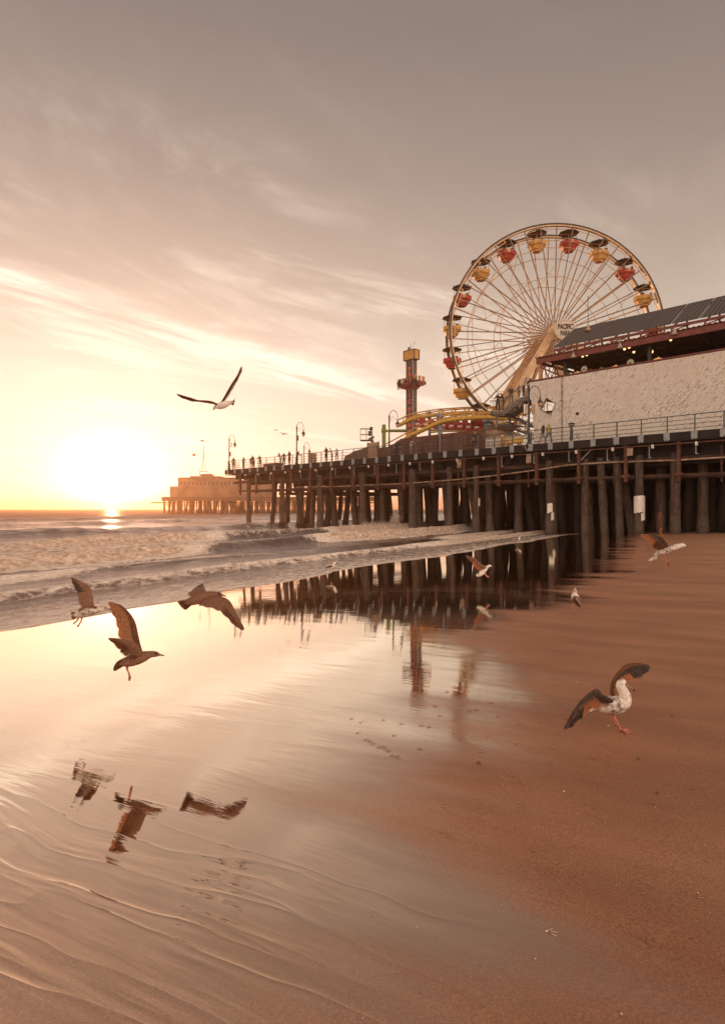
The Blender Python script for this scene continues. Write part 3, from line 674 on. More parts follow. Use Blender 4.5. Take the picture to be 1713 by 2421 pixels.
# wall with a diamond opening: cut as four panels round the diamond
dm = [(au(u, WO)[0], zu(u, v, WO)) for u, v in ((1291, 941), (1312, 955), (1301, 981), (1277, 968))]
outer = [(awR, DECK), (awR, ZT), (aw1, ZT + .05), (aw0, DECK)]
Dt, Dr, Db, Dl = dm
def wallpoly(pts):
    return [P(a, WO, z) for a, z in pts]
m = MB(); off = Vector((N.x, N.y, 0)) * .25
ar_ = Dr[0] - .8; al_ = Dl[0] + .3
m.prism(wallpoly([(awR, DECK), (awR, ZT), (ar_, ZT), (ar_, DECK)]), off)
m.prism(wallpoly([(ar_, DECK), (ar_, Dr[1]), Dr, Db, (Db[0], DECK)]), off)
m.prism(wallpoly([(Db[0], DECK), Db, Dl, (aw0 + (aw1 - aw0) * .35, Dl[1]), (aw0, DECK)]), off)
m.prism(wallpoly([Dl, (aw0 + (aw1 - aw0) * .35, Dl[1]), (aw1, ZT), (Dt[0], ZT), Dt]), off)
m.prism(wallpoly([Dt, (Dt[0], ZT), (ar_, ZT), (ar_, Dr[1]), Dr]), off)
part(m, 'wall', stucco, bld)
m = MB()
for q in range(4):
    p1 = dm[q]; p2 = dm[(q + 1) % 4]; m.bar(P(p1[0], WO - .02, p1[1]), P(p2[0], WO - .02, p2[1]), .05, .05)
part(m, 'window_frame', brownwall, bld)
m = MB(); m.bar(P(Dl[0] + 1, WO + 1.2, Dl[1] - .1), P(Dr[0] - 1.2, WO + 1.2, Dr[1] - .5), .14, .24); m.bar(P(Dl[0] + 1, WO + 1.6, Dl[1] - .7), P(Dr[0] - 1.2, WO + 1.6, Dr[1] - .75), .3, .5); part(m, 'inner_beam', brownwall, bld)
m = MB(); m.pbox(awR, aw1 + .03, WO - .04, WO + .3, ZT + .052, ZT + .16); part(m, 'parapet_cap', roof_red, bld)
m = MB(); ax = au(1330, WO)[0]; m.pbox(ax, ax + .14, WO - .06, WO - .002, DECK, ZT); part(m, 'wall_pipe', concrete, bld)
m = MB(); cc = P(au(1364, WO)[0], WO - .06, zu(1364, 978, WO)); m.tube([cc, cc + Vector((N.x, N.y, 0)) * .055], .13, 10); part(m, 'vent', black_m, bld)
ZE = 14.78; aE = au(1265, 2.9)[0]
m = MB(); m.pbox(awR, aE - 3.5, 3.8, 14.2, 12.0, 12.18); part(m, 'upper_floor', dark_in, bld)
ap = aE                                                      # roof sheet, corrugated along its edge
m = MB(); nn = 150
for i in range(nn):
    a0 = awR + (ap - awR) * i / nn; a1 = awR + (ap - awR) * (i + 1) / nn; zz = .05 if i % 2 else 0
    m.pbox(a0, a1, 2.8, 14.5, ZE - .05 + zz, ZE + .0 + zz)
part(m, 'roof', roof_red, bld)
m = MB(); m.pbox(awR, ap - .05, 2.9, 3.08, ZE - .52, ZE - .06); part(m, 'eave_beam', roof_red, bld)
m = MB()
for o in (5, 7, 9, 11, 13): m.pbox(awR, ap - .3, o, o + .12, ZE - .38, ZE - .06)
a = ap - .4
while a > awR: m.pbox(a - .12, a, 3.1, 14.2, ZE - .56, ZE - .38); a -= 3.1
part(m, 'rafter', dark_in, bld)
for u in (1331.5, 1531.5):
    a = au(u, WO + .1)[0]; m = MB(); m.pbox(a - .12, a + .14, WO + .28, WO + .5, 12.19, ZE - .57); part(m, 'column', green_dark := mat('dark_green_steel', (.03, .045, .038), .5), bld)
m = MB(); a = au(1556, WO + 3)[0]; m.pbox(a, a + .1, WO + 3, WO + 3.1, 12.19, ZE - .57); a = au(1420, 9)[0]; m.pbox(a, a + .1, 9, 9.1, 12.19, ZE - .57); part(m, 'inner_column', dark_in, bld)
aB = au(1345, 14)[0]
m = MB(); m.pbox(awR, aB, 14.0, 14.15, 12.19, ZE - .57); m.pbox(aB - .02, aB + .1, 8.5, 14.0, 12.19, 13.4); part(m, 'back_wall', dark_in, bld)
# slanting end truss
m = MB()
for k in range(5):
    o = 3.6 + k * 2.2; m.bar(P(ap - .3, o, ZE - .5), P(ap - .3, o + 1.1, 13.0 - .0), .07, .07); m.bar(P(ap - .3, o + 1.1, 13.0), P(ap - .3, o + 2.2, ZE - .5), .07, .07)
m.bar(P(ap - .2, 3.3, ZE - .75), P(au(1326, WO + .3)[0] + .2, WO + .5, 13.15), .11, .11); m.bar(P(ap - .2, 3.3, ZE - .6), P(au(1326, WO + .3)[0] + .2, WO + .7, ZE - 1.0), .06, .06)
for q in range(5):
    f0 = q / 5; f1 = (q + .6) / 5; A1 = P(ap - .2, 3.3, ZE - .75); B1 = P(au(1326, WO + .3)[0] + .2, WO + .5, 13.15); m.bar(A1.lerp(B1, f0), A1.lerp(B1, f1) + Vector((0, 0, .8 * f1 + .15)), .05, .05)
part(m, 'truss', roof_red, bld)
# solar panels on their own frame
aS = au(1308, 3.2)[0]; p0 = (3.2, 15.42); p1 = (6.47, 17.62); ncol = 13; wcol = (aS - awR) / ncol
for k in range(ncol):
    a0 = awR + wcol * k + .04; a1 = awR + wcol * (k + 1) - .04
    m = MB(); m.prism([P(a0, p0[0], p0[1]), P(a1, p0[0], p0[1]), P(a1, p1[0], p1[1]), P(a0, p1[0], p1[1])], (0, 0, .06)); part(m, 'solar_panel', solar_m, bld)
m = MB(); m.pbox(awR, aS, 3.25, 3.4, 15.16, 15.34); m.pbox(awR, aS, 6.3, 6.42, 17.2, 17.38)
a = aS - .5
while a > awR:
    m.pbox(a, a + .12, 3.26, 3.38, ZE + .06, 15.16); m.pbox(a, a + .12, 6.3, 6.42, ZE + .06, 17.2); m.bar(P(a, 3.4, 15.2), P(a, 6.3, 17.15), .1, .12); m.bar(P(a, 3.4, ZE + .2), P(a - 1.2, 3.4, 15.2), .07, .07); a -= 2.3
part(m, 'solar_frame', roof_red, bld)
# antenna on the roof
b = P(au(1389, 5.2)[0], 5.2, 16.85); t = thing('antenna', 'thin upright antenna rising above the solar panels', 'antenna', tuple(b))
m = MB(); m.lathe(b, [(.28, 0), (.26, .1), (.12, .3), (.05, .6)], 8); part(m, 'mount', tan_m, t)
m = MB(); m.tube([b + Vector((0, 0, .5)), b + Vector((0, 0, 3.0))], .025, 6); part(m, 'mast', iron, t)
# pendant lamps, lit, under the eave and inside
pl = [((1299, 846), 3.6, 'left one of the two bulbs near the roof tip'), ((1308, 844), 3.6, 'right one of the two bulbs near the roof tip'), ((1376, 841), 3.6, 'left of the pair right of the dark column'), ((1386, 838), 3.6, 'right of the pair right of the dark column'),
      ((1475, 824), 3.6, 'left of the pair beside the second white shade'), ((1486, 820), 3.6, 'right of the pair beside the second white shade'), ((1497, 831), 5.5, 'single bulb hanging lower under the dark roof'), ((1540, 831), 6.0, 'small bulb just right of the thick column'), ((1584, 802), 3.6, 'bulb nearest the right edge of the photo'),
      ((1309, 866), 8.0, 'lowest bulb, inside the open roof end')]
for (u, v), o, lb in pl:
    c = P(au(u, o)[0], o, zu(u, v, o)); t = thing('pendant_light', 'glowing hanging bulb: ' + lb, 'hanging lamp', tuple(c), 'lit bulbs under the restaurant roof')
    m = MB(); m.lathe(c + Vector((0, 0, -.14)), [(.04, 0), (.1, .06), (.11, .14), (.06, .24)], 8); part(m, 'bulb', lit_m, t)
    m = MB(); m.lathe(c + Vector((0, 0, .10)), [(.06, 0), (.06, .10), (.02, .12)], 8); m.tube([c + Vector((0, 0, .2)), Vector((c.x, c.y, ZE - .5))], .012, 4); part(m, 'cord', iron, t)
for (u, v), lb in (((1354, 841), 'left'), ((1464, 819), 'middle'), ((1592, 786), 'right')):
    o = 2.7; c = P(au(u, o)[0], o, zu(u, v, o)); t = thing('floodlight', 'white cone shaped shade under the red roof beam, %s of three' % lb, 'lamp', tuple(c), 'white cone shades on the roof beam')
    m = MB(); m.lathe(c + Vector((0, 0, -.15)), [(.24, 0), (.2, .1), (.07, .38), (.04, .5)], 12); part(m, 'shade', concrete, t)
for (u, v), o, lb in (((1364, 883), 5.5, 'left'), ((1455, 868), 5.5, 'middle'), ((1555, 850), 5.5, 'right')):
    c = P(au(u, o)[0], o, zu(u, v, o)); t = thing('heat_lamp', 'flat orange glowing dish lamp over the wall top, %s of three' % lb, 'lamp', tuple(c), 'flat dish lamps inside the restaurant')
    m = MB(); m.lathe(c, [(.36, 0), (.34, .04), (.08, .12), (.03, .2)], 14); part(m, 'dish', lit_o := mat('warm_dish', (.7, .3, .1), .5, emis=((1, .45, .15), .8)), t)
    m = MB(); m.lathe(c + Vector((0, 0, -.05)), [(.03, 0), (.08, .03), (.06, .08)], 8); part(m, 'bulb', lit_m, t)

def text_mesh(txt, size, ext, org, right, upv, mt, name, root, bold=.02, align='CENTER'):
    cu = bpy.data.curves.new('txt', 'FONT'); cu.body = txt; cu.size = size; cu.extrude = ext; cu.offset = bold; cu.align_x = align; cu.align_y = 'CENTER'; cu.resolution_u = 3
    ob = bpy.data.objects.new('txt', cu); COL.objects.link(ob); bpy.context.view_layer.update()
    me = bpy.data.meshes.new_from_object(ob.evaluated_get(bpy.context.evaluated_depsgraph_get())); bpy.data.objects.remove(ob); bpy.data.curves.remove(cu)
    right = Vector(right).normalized(); upv = Vector(upv).normalized(); nrm = right.cross(upv)
    org = Vector(org)
    for vt in me.vertices: c = vt.co; vt.co = org + right * c.x + upv * c.y + nrm * c.z
    me.materials.clear(); me.materials.append(mt); me.name = name
    o = bpy.data.objects.new(name, me); COL.objects.link(o); o.parent = root
    off = Vector((0, 0, 0)); r = root
    while r is not None: off += Vector(r.location); r = r.parent
    o.location = -off
    return o
ER = Vector((-E.x, -E.y, 0))                                  # to the right along the pier as seen from the beach
for (u, v), lb in (((1380, 872.5), 'left'), ((1489, 857), 'right')):
    o = 6.5; c = P(au(u, o)[0], o, zu(u, v, o)); t = thing('round_sign', 'round cream sign reading 66 hung in the dark interior, %s one' % lb, 'sign', tuple(c), 'round signs inside the restaurant')
    nn_ = Vector((-N.x, -N.y, 0)); m = MB(); m.tube([c - nn_ * .03, c + nn_ * .03], .28, 20); part(m, 'board', mat('cream_sign', (.8, .68, .5), .5, emis=((1, .75, .5), .25)), t)
    text_mesh('66', .26, .01, c + nn_ * .045 + Vector((0, 0, -.05)), ER, (0, 0, 1), black_m, 'lettering', t, .006)
    m = MB(); m.tube([c + nn_ * .04 + ER * (.24 * math.cos(q)) + Vector((0, 0, .24 * math.sin(q))) for q in [i * .33 for i in range(20)]], .01, 4); part(m, 'ring', black_m, t)
# string of small lights
m = MB()
for i in range(26):
    u = 1322 + i * 9; v = 888 - (u - 1322) * .125; o = 9.0
    c = P(au(u, o)[0], o, zu(u, v, o)); m.lathe(c, [(.02, 0), (.05, .03), (.03, .08)], 6)
tag(m.build('string_lights', lit_m), 'row of tiny white lights strung across the dark restaurant interior', 'light string')

# ================================================================ stairs at the building's left end
st = thing('staircase', 'grey steel outdoor staircase climbing to the upper floor beside the white wall', 'staircase', tuple(P(au(1200, 4.5)[0], 4.5, DECK)))
oS = 4.3
def su(u, v, o=oS): return P(au(u, o)[0], o, zu(u, v, o))
pts = [(1158, 982), (1187, 984), (1230, 952), (1251, 946), (1251, 937), (1229, 939), (1184, 972), (1158, 972)]
m = MB(); m.prism([su(u, v) for u, v in pts], off * .4); m.prism([su(u, v) + off * 7.2 for u, v in pts], off * .4); part(m, 'stringer', stair_m, st)
m = MB(); m.prism([su(u, v) for u, v in ((1158, 983), (1187, 983), (1187, 979), (1158, 979))], off * 7.2); m.prism([su(u, v) for u, v in ((1229, 950), (1252, 947), (1252, 944), (1229, 947))], off * 7.2)
A1 = su(1187, 980); B1 = su(1229, 948)
for k in range(9):
    q = A1.lerp(B1, (k + .5) / 9); m.box3(q + off * 3.6, ER * .17, off * 3.4, Vector((0, 0, .02)))
part(m, 'tread', stair_m, st)
m = MB(); lo_ = [(1205, 984), (1212, 984), (1250, 1003), (1250, 1012)]
m.prism([su(u, v, 6.3) for u, v in lo_], off * .4); m.prism([su(u, v, 8) for u, v in lo_], off * .4)
A1 = su(1206, 985, 6.3); B1 = su(1250, 1010, 6.3)
for k in range(9): q = A1.lerp(B1, (k + .5) / 9); m.box3(q + off * 3.4, ER * .15, off * 3.2, Vector((0, 0, .02)))
part(m, 'lower_flight', stair_m, st)
for u, o in ((1173, 4.4), (1204, 6.2)):
    c = P(au(u, o)[0], o, DECK); m = MB(); m.tube([c, c + Vector((0, 0, zu(u, 976, o) - DECK))], .11, 8); part(m, 'support_post', stair_m, st)
def handrail(line, h, o, nm='handrail', root=st, mt=stair_m, gap=3.2):
    m = MB(); pp = [su(u, v, o) for u, v in line]
    up_ = Vector((0, 0, h)); m.tube([p + up_ for p in pp], .03, 6); m.tube([p + up_ * .12 for p in pp], .02, 5)
    for (u0, v0), (u1, v1) in zip(line, line[1:]):
        n_ = max(1, int(abs(u1 - u0) / gap))
        for i in range(n_ + 1):
            u = u0 + (u1 - u0) * i / n_; v = v0 + (v1 - v0) * i / n_; p = su(u, v, o); m.tube([p + up_ * .12, p + up_], .012, 4)
    part(m, nm, mt, root)
handrail([(1158, 972), (1184, 972), (1229, 939), (1251, 936)], .98, oS)
handrail([(1158, 972), (1186, 972), (1229, 939)], .98, oS + 1.9)
handrail([(1205, 984), (1250, 1003)], .98, 6.2)
handrail([(1222, 1044), (1250, 1026)], .98, 3.2)

# ================================================================ ferris wheel
spoke_shade = mat('shaded_spoke', (.30, .20, .135), .55, scale=2, var=.3)  # near-side spokes: shaded copy of the wheel paint, shade put into the colour
WX, WY, WZ, WR = 22.2, 74.1, 22.05, 12.15
fw = thing('ferris_wheel', 'big ferris wheel with red and yellow gondolas above the pier', 'ferris wheel', (WX, WY, DECK))
def wp(ang, r, y): return Vector((WX + r * math.sin(ang), y, WZ + r * math.cos(ang)))
YN, YF = 72.6, 75.7
for y in (YN, YF):
    m = MB(); K = 80
    for k in range(K):
        a0, a1 = 2 * math.pi * k / K, 2 * math.pi * (k + 1) / K
        for (r0, r1, mi) in ((WR - .17, WR - .03, 0), (WR, WR + .17, 1)):
            vs = [wp(q, r_, y + s_) for q in (a0, a1) for r_ in (r0, r1) for s_ in (-.17, .17)]
            m.add(vs, [(0, 1, 3, 2), (4, 6, 7, 5), (0, 4, 5, 1), (2, 3, 7, 6), (0, 2, 6, 4), (1, 5, 7, 3)], mi)
    for k in range(20):                                       # lamp bars inside the rim
        c = 2 * math.pi * (k + .0) / 20; m.bar(wp(c - .11, WR - .42, y), wp(c + .11, WR - .42, y), .07, .07, 0); m.bar(wp(c - .1, WR - .42, y), wp(c - .1, WR - .17, y), .05, .05, 0); m.bar(wp(c + .1, WR - .42, y), wp(c + .1, WR - .17, y), .05, .05, 0)
    part(m, 'rim', [wheel_white, wheel_dark], fw)
    hy = 73.5 if y == YN else 77.6
    for k in range(40):
        a0 = 2 * math.pi * k / 40; m = MB(); r_ = .075 if k % 2 == 0 else .058
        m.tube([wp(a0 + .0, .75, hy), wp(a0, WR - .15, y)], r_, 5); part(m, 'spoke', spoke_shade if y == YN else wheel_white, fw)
    for rr_, w_ in ((WR * .80, .042), (WR * .53, .04), (WR * .22, .04)):
        m = MB(); yy = y + (hy - y) * (1 - rr_ / WR); K = 20
        m.tube([wp(2 * math.pi * (k + .5) / K, rr_, yy) for k in range(K + 1)], w_, 4); part(m, 'tie_ring', wheel_white, fw)
    m = MB(); m.tube([Vector((WX, hy - .12, WZ)), Vector((WX, hy + .12, WZ))], .85, 24); part(m, 'hub_plate', wheel_white, fw)
for k in range(20):
    m = MB(); c = 2 * math.pi * (k + .5) / 20; m.tube([wp(c, WR - .1, YN), wp(c, WR - .1, YF)], .05, 5)
    for q in (.80, .53):
        r_ = WR * q; y0 = YN + (73.5 - YN) * (1 - q); y1 = YF + (77.6 - YF) * (1 - q)
        m.tube([wp(c, r_, y0), wp(c, r_, y1)], .03, 4)
        m.tube([wp(c, r_, y0), wp(c + (.157 if k % 2 else -.157), r_ * (.80 if q > .6 else 1.25), y1)], .025, 4)
    part(m, 'cross_brace', wheel_white, fw)
m = MB(); m.tube([Vector((WX, 69.9, WZ)), Vector((WX, 79.4, WZ))], .42, 16); m.lathe((0, 0, 0), [(0.01, 0), (.01, .01)], 4); part(m, 'axle', wheel_white, fw)
m = MB()                                                     # truss cone carrying the drive behind the hub
for k in range(16):
    c = 2 * math.pi * k / 16; m.tube([Vector((WX + .9 * math.sin(c), 77.8, WZ + .9 * math.cos(c))), Vector((WX + 2.0 * math.sin(c), 80.2, WZ - .5 + 2.0 * math.cos(c)))], .09, 5)
m.tube([Vector((WX, 80.1, WZ - .5)), Vector((WX, 80.3, WZ - .5))], 1.2, 24); part(m, 'drive_drum', wheel_white, fw)
for x in (-1, 1):
    for y, yb, w in ((71.4, 70.2, .85), (79.0, 80.2, .95)):
        m = MB(); m.bar((WX + x * .4, y, WZ + .3), (WX + x * 9.6, yb, DECK), w, .55, up=(0, 1, 0)); part(m, 'support_leg', wheel_white, fw)
m = MB(); m.bar((WX - 6.0, 80.2, 12.5), (WX + 6, 80.2, 12.5), .3, .3); m.bar((WX, 80.2, 7), (WX, 79, WZ), .5, .4, up=(0, 1, 0))
m.bar((WX - 2.6, 70.8, 17.6), (WX - 5.5, 78.5, 7), .3, .3); part(m, 'leg_brace', wheel_white, fw)
ctr = Vector((WX, 69.7, 21.35)); m = MB(); m.tube([ctr + Vector((0, -.18, 0)), ctr + Vector((0, .18, 0))], 1.17, 40); sg = part(m, 'hub_sign', mat('sign_cream', (.72, .60, .47), .5, scale=2, var=.12), fw)
def sub(mb, name, mt, parent, root):
    o = mb.build(name, mt); o.parent = parent; o.location = -(Vector(parent.location) + Vector(root.location)); return o
m = MB()
for ring, n_ in ((1.08, 64), (1.0, 56), (.93, 50)):
    for k in range(n_):
        q = 2 * math.pi * k / n_; c = ctr + Vector((ring * math.sin(q), -.19, ring * math.cos(q))); m.box(c.x - .018, c.x + .018, c.y - .015, c.y, c.z - .018, c.z + .018)
sub(m, 'bulb_ring', mat('bulb_dots', (.25, .16, .11), .5), sg, fw)
tx = text_mesh('PACIFIC', .62, .008, ctr + Vector((0, -.22, .30)), (1, 0, 0), (0, 0, 1), black_m, 'lettering', fw, .022); 
tx2 = text_mesh('PARK', .62, .008, ctr + Vector((0, -.22, -.33)), (1, 0, 0), (0, 0, 1), black_m, 'lettering', fw, .022)
for o_, wd, hh_, zc_ in ((tx, 1.62, .60, .33), (tx2, 1.12, .60, -.40)):
    xs = [v.co.x for v in o_.data.vertices]; zs = [v.co.z for v in o_.data.vertices]
    for vt in o_.data.vertices:
        vt.co.x = ctr.x + ((vt.co.x - min(xs)) / (max(xs) - min(xs)) - .5) * wd
        vt.co.z = ctr.z + zc_ + ((vt.co.z - min(zs)) / (max(zs) - min(zs)) - .5) * hh_
    o_.parent = sg; o_.location = -(Vector(sg.location) + Vector(fw.location))
# gondolas: canopy, tub, centre post
def gondola(colr):
    g0 = bpy.data.objects.new('gondola', None); COL.objects.link(g0); g0.parent = fw
    tb = MB(); n8 = 8; rt = math.pi / 8
    tb.lathe((0, 0, 0), [(1.02, -.98), (1.10, -1.0), (1.14, -1.10), (1.10, -1.42), (.95, -1.52), (.72, -1.92), (.55, -1.95), (.52, -2.12), (.12, -2.14)], 8, 0, False, rt)
    tb.v = [tuple(v) for v in tb.v]
    body = tb.build('tub', gond_yellow if colr else gond_red); body.parent = g0
    m = MB(); m.lathe((0, 0, 0), [(.05, .12), (1.17, .02), (1.20, .07), (.55, .36), (.03, .50)], 8, 0, False, rt); cn = m.build('canopy', canopy_m); cn.parent = g0
    m = MB(); m.tube([(0, 0, -1.9), (0, 0, .75)], .05, 6)
    for q in range(2): m.tube([(.9 - 1.8 * q, 0, -1.1), (.85 - 1.7 * q, 0, .15)], .035, 5)
    m.tube([(-1.0, -.0, 0), (1.0, 0, 0)], .05, 5); po = m.build('frame', wheel_white); po.parent = g0
    m = MB(); m.box(-.14, .2, -1.12, -1.09, -1.38, -1.02); m.tube([(-.1, -1.1, -.98), (-.02, -1.13, -1.3)], .03, 5); m.tube([(.2, -1.1, -.98), (.08, -1.13, -1.3)], .03, 5); dd = m.build('door_latch', wheel_white); dd.parent = body
    m = MB()
    for q in (-.45, .45): m.box(q - .12, q + .12, -1.0, -.86, -1.05, -.84)
    dd = m.build('headrest', black_m); dd.parent = body
    return g0
proto = {0: gondola(0), 1: gondola(1)}; used = set()
for k in range(20):
    c = R(9 + 18 * k); colr = k % 2; p = wp(c, WR - .25, (YN + YF) / 2)
    src = proto[colr]
    if colr not in used: gd = src; used.add(colr)
    else:
        gd = src.copy(); COL.objects.link(gd); gd.parent = fw
        for ch in src.children:
            cc = ch.copy(); COL.objects.link(cc); cc.parent = gd
            for gc in ch.children: c2 = gc.copy(); COL.objects.link(c2); c2.parent = cc
    gd.location = p - Vector(fw.location); gd.rotation_euler = (0, 0, R(random.uniform(-9, 9)))
    gd['label'] = 'yellow gondola with dark canopy' if colr else 'red gondola with dark canopy'

# ================================================================ drop tower
tY = 90.0; tc = Vector(((972 - CX) / F * tY, tY, DECK))
tw = thing('drop_tower', 'dark blue drop tower ride with vertical red letters and a yellow head', 'drop tower', tuple(tc))
e3 = Vector((E.x, E.y, 0)); n3 = Vector((N.x, N.y, 0)); hw, hd = .60, .37
zt = CZ + (HV - 852) / F * tY; zh = CZ + (HV - 829) / F * tY
m = MB(); m.box3(tc + Vector((0, 0, (zt - DECK) / 2)), e3 * hw, n3 * hd, Vector((0, 0, (zt - DECK) / 2))); part(m, 'shaft', tower_blue, tw)
m = MB()
for s1 in (-1, 1):
    for s2 in (-1, 1): q = tc + e3 * (s1 * (hw + .02)) + n3 * (s2 * (hd + .02)); m.box3(q + Vector((0, 0, (zt - DECK) / 2)), e3 * .05, n3 * .05, Vector((0, 0, (zt - DECK) / 2)))
part(m, 'edge_trim', tower_trim, tw)
m = MB(); m.box3(tc + Vector((0, 0, (zt + zh) / 2 - DECK)), e3 * 1.0, n3 * .5, Vector((0, 0, (zh - zt) / 2 - .05))); hd_ = part(m, 'tower_head', tower_trim, tw)
m = MB()
for z in (zt + .02, zh - .02): m.box3(tc + Vector((0, 0, z - DECK)), e3 * 1.06, n3 * .56, Vector((0, 0, .05)))
for s1 in (-1, 1):
    for s2 in (-1, 1): m.box3(tc + e3 * s1 * 1.02 + n3 * s2 * .52 + Vector((0, 0, (zt + zh) / 2 - DECK)), e3 * .05, n3 * .05, Vector((0, 0, .6)))
part(m, 'head_trim', brownwall, tw)
m = MB(); q = tc + Vector((-.1, 0, zh - DECK)); m.tube([q, q + Vector((.0, 0, 1.0))], .035, 5); m.box(q.x - .4, q.x - .1, q.y, q.y + .2, q.z + .1, q.z + .5); m.bar(q + Vector((-.5, 0, .2)), q + Vector((0, 0, .35)), .05, .05); m.tube([q + Vector((.55, 0, .95)), q + Vector((.5, 0, 1.3))], .03, 4); m.tube([q, q + Vector((.5, 0, .95))], .015, 4); part(m, 'weather_vane', iron, tw)
fr_c = tc - n3 * (hd + .03)
for ch, yy in zip('PACIFICPLUNGE', (385, 440, 495, 550, 605, 670, 740, 830, 885, 930, 1005, 1070, 1130)):
    v = 790 + yy * .2155; z = CZ + (HV - v) / F * (tY - .4)
    text_mesh(ch, .82, .02, Vector((fr_c.x, fr_c.y, z)), -e3, (0, 0, 1), letter_red, 'lettering', tw, .03)
m = MB(); sd_c = tc - e3 * (hw + .04)
for k in range(46):
    z = DECK + .6 + k * .3
    if z < zt - .2: m.box3(sd_c + Vector((0, 0, z - DECK)) + n3 * .12, e3 * .012, n3 * .035, Vector((0, 0, .07)))
part(m, 'side_marks', mat('pale_marks', (.6, .5, .45), .5), tw)
zc = CZ + (HV - 908) / F * tY
m = MB()
for sgn, ax_, bx_ in ((1, e3, n3), (-1, e3, n3), (1, n3, e3), (-1, n3, e3)):
    L = 2.0 if ax_ is e3 else 1.25
    base_c = tc + ax_ * sgn * (L * .52) + Vector((0, 0, zc - DECK)); m.box3(base_c + Vector((0, 0, -.25)), ax_ * (L * .42), bx_ * .62, Vector((0, 0, .16)))
    m.box3(base_c + ax_ * sgn * (L * .35) + Vector((0, 0, -.1)), ax_ * .30, bx_ * .5, Vector((0, 0, .10)))
m.box3(tc + Vector((0, 0, zc - DECK)), e3 * 1.0, n3 * .75, Vector((0, 0, .45))); m.box3(tc + Vector((0, 0, zc - DECK - .55)), e3 * .85, n3 * .6, Vector((0, 0, .2)))
part(m, 'carriage', train_red, tw)
m = MB()
for k in range(6):
    for sidev, base_ in ((-n3, e3), ):
        c = tc + sidev * 1.0 + base_ * (-1.5 + k * .6) + Vector((0, 0, zc - DECK)); m.box3(c, e3 * .22, n3 * .15, Vector((0, 0, .16))); m.box3(c + n3 * .12 + Vector((0, 0, .42)), e3 * .2, n3 * .06, Vector((0, 0, .34))); m.tube([c + Vector((0, 0, .75)) + n3 * .1, c + Vector((0, 0, .62)) - n3 * .15, c + Vector((0, 0, .2)) - n3 * .2], .05, 5, 1)
for k in range(3):
    c = tc - e3 * 1.7 + n3 * (-.8 + k * .8) + Vector((0, 0, zc - DECK)); m.box3(c, e3 * .15, n3 * .22, Vector((0, 0, .2))); m.box3(c + e3 * .15 + Vector((0, 0, .5)), e3 * .08, n3 * .22, Vector((0, 0, .45)), 1)
part(m, 'seat', [black_m, tower_trim], tw)

# ================================================================ coaster
def trk(seq, oo): return [P(au(X, oo)[0], oo, zu(X, Y_, oo)) for X, Y_ in seq]
r5 = lambda X, Y_: (900 + X * .2155, 790 + Y_ * .2155)
co_ = thing('roller_coaster', 'yellow tube roller coaster track curving between drop tower and stairs', 'roller coaster', tuple(P(au(1080, 10)[0], 10, DECK)))
def track(main, upper, oo, ro=.26, lab=None):
    pm = catmull(trk([r5(*q) for q in main], oo), 40); m = MB(); m.tube(pm, ro, 12); part(m, 'track_tube', track_yellow, co_)
    pu = catmull(trk([r5(*q) for q in upper], oo), 40)
    for w in (-.1, 1.15):
        m = MB(); m.tube([p + Vector((N.x, N.y, 0)) * w for p in pu], .085, 8); part(m, 'track_rail', track_rail, co_)
    m = MB(); Ls = 0
    for i in range(2, 39, 4):
        a_ = pm[i]; b_ = min(pu, key=lambda p: abs((p - a_).dot(e3)))
        for w in (-.1, 1.15): m.bar(a_, b_ + n3 * w, .16, .1)
        m.tube([a_ + (pm[i + 1] - a_) * -.05, a_ + (pm[i + 1] - a_) * .15], ro + .06, 12)
        m.bar(b_ + n3 * -.1, b_ + n3 * 1.15, .09, .09)
    part(m, 'track_tie', track_yellow, co_)
track([(250, 1175), (310, 1120), (500, 1035), (650, 968), (800, 937), (1000, 918), (1240, 915), (1500, 930)], [(20, 1225), (140, 1165), (290, 1083), (450, 995), (640, 912), (800, 882), (1000, 862), (1240, 858), (1500, 868)], 10.5, .25)
track([(200, 1000), (290, 955), (390, 920), (600, 885), (800, 870), (1000, 864), (1300, 862), (1600, 870)], [(190, 945), (280, 900), (390, 866), (560, 836), (720, 818), (1000, 803), (1250, 800), (1600, 806)], 17.0, .25)
m = MB(); m.tube(catmull(trk([r5(*q) for q in ((540, 1075), (700, 1062), (950, 1062), (1150, 1075), (1350, 1085))], 15), 20), .14, 8); m.tube(catmull(trk([r5(*q) for q in ((540, 1052), (700, 1046), (950, 1050), (1150, 1058))], 15.8), 20), .1, 8); part(m, 'lower_track', track_rail, co_)
for u, v0, o, w, r_ in ((1040, 980, 10.7, 0, .42), (1149, 992, 10.7, 0, .42), (1015, 975, 17.3, 0, .3)):
    c = P(au(u, o)[0], o, DECK); z1 = zu(u, v0, o); m = MB(); m.tube([c, Vector((c.x, c.y, z1))], r_ * .62, 14); m.tube([Vector((c.x, c.y, z1 - .35)), Vector((c.x, c.y, z1))], r_, 14); part(m, 'support_column', blue_m, co_)
tr = thing('coaster_train', 'red roller coaster train with riders on the lower loop behind the yellow track', 'coaster train', tuple(P(au(1060, 15)[0], 15, 9.5)))
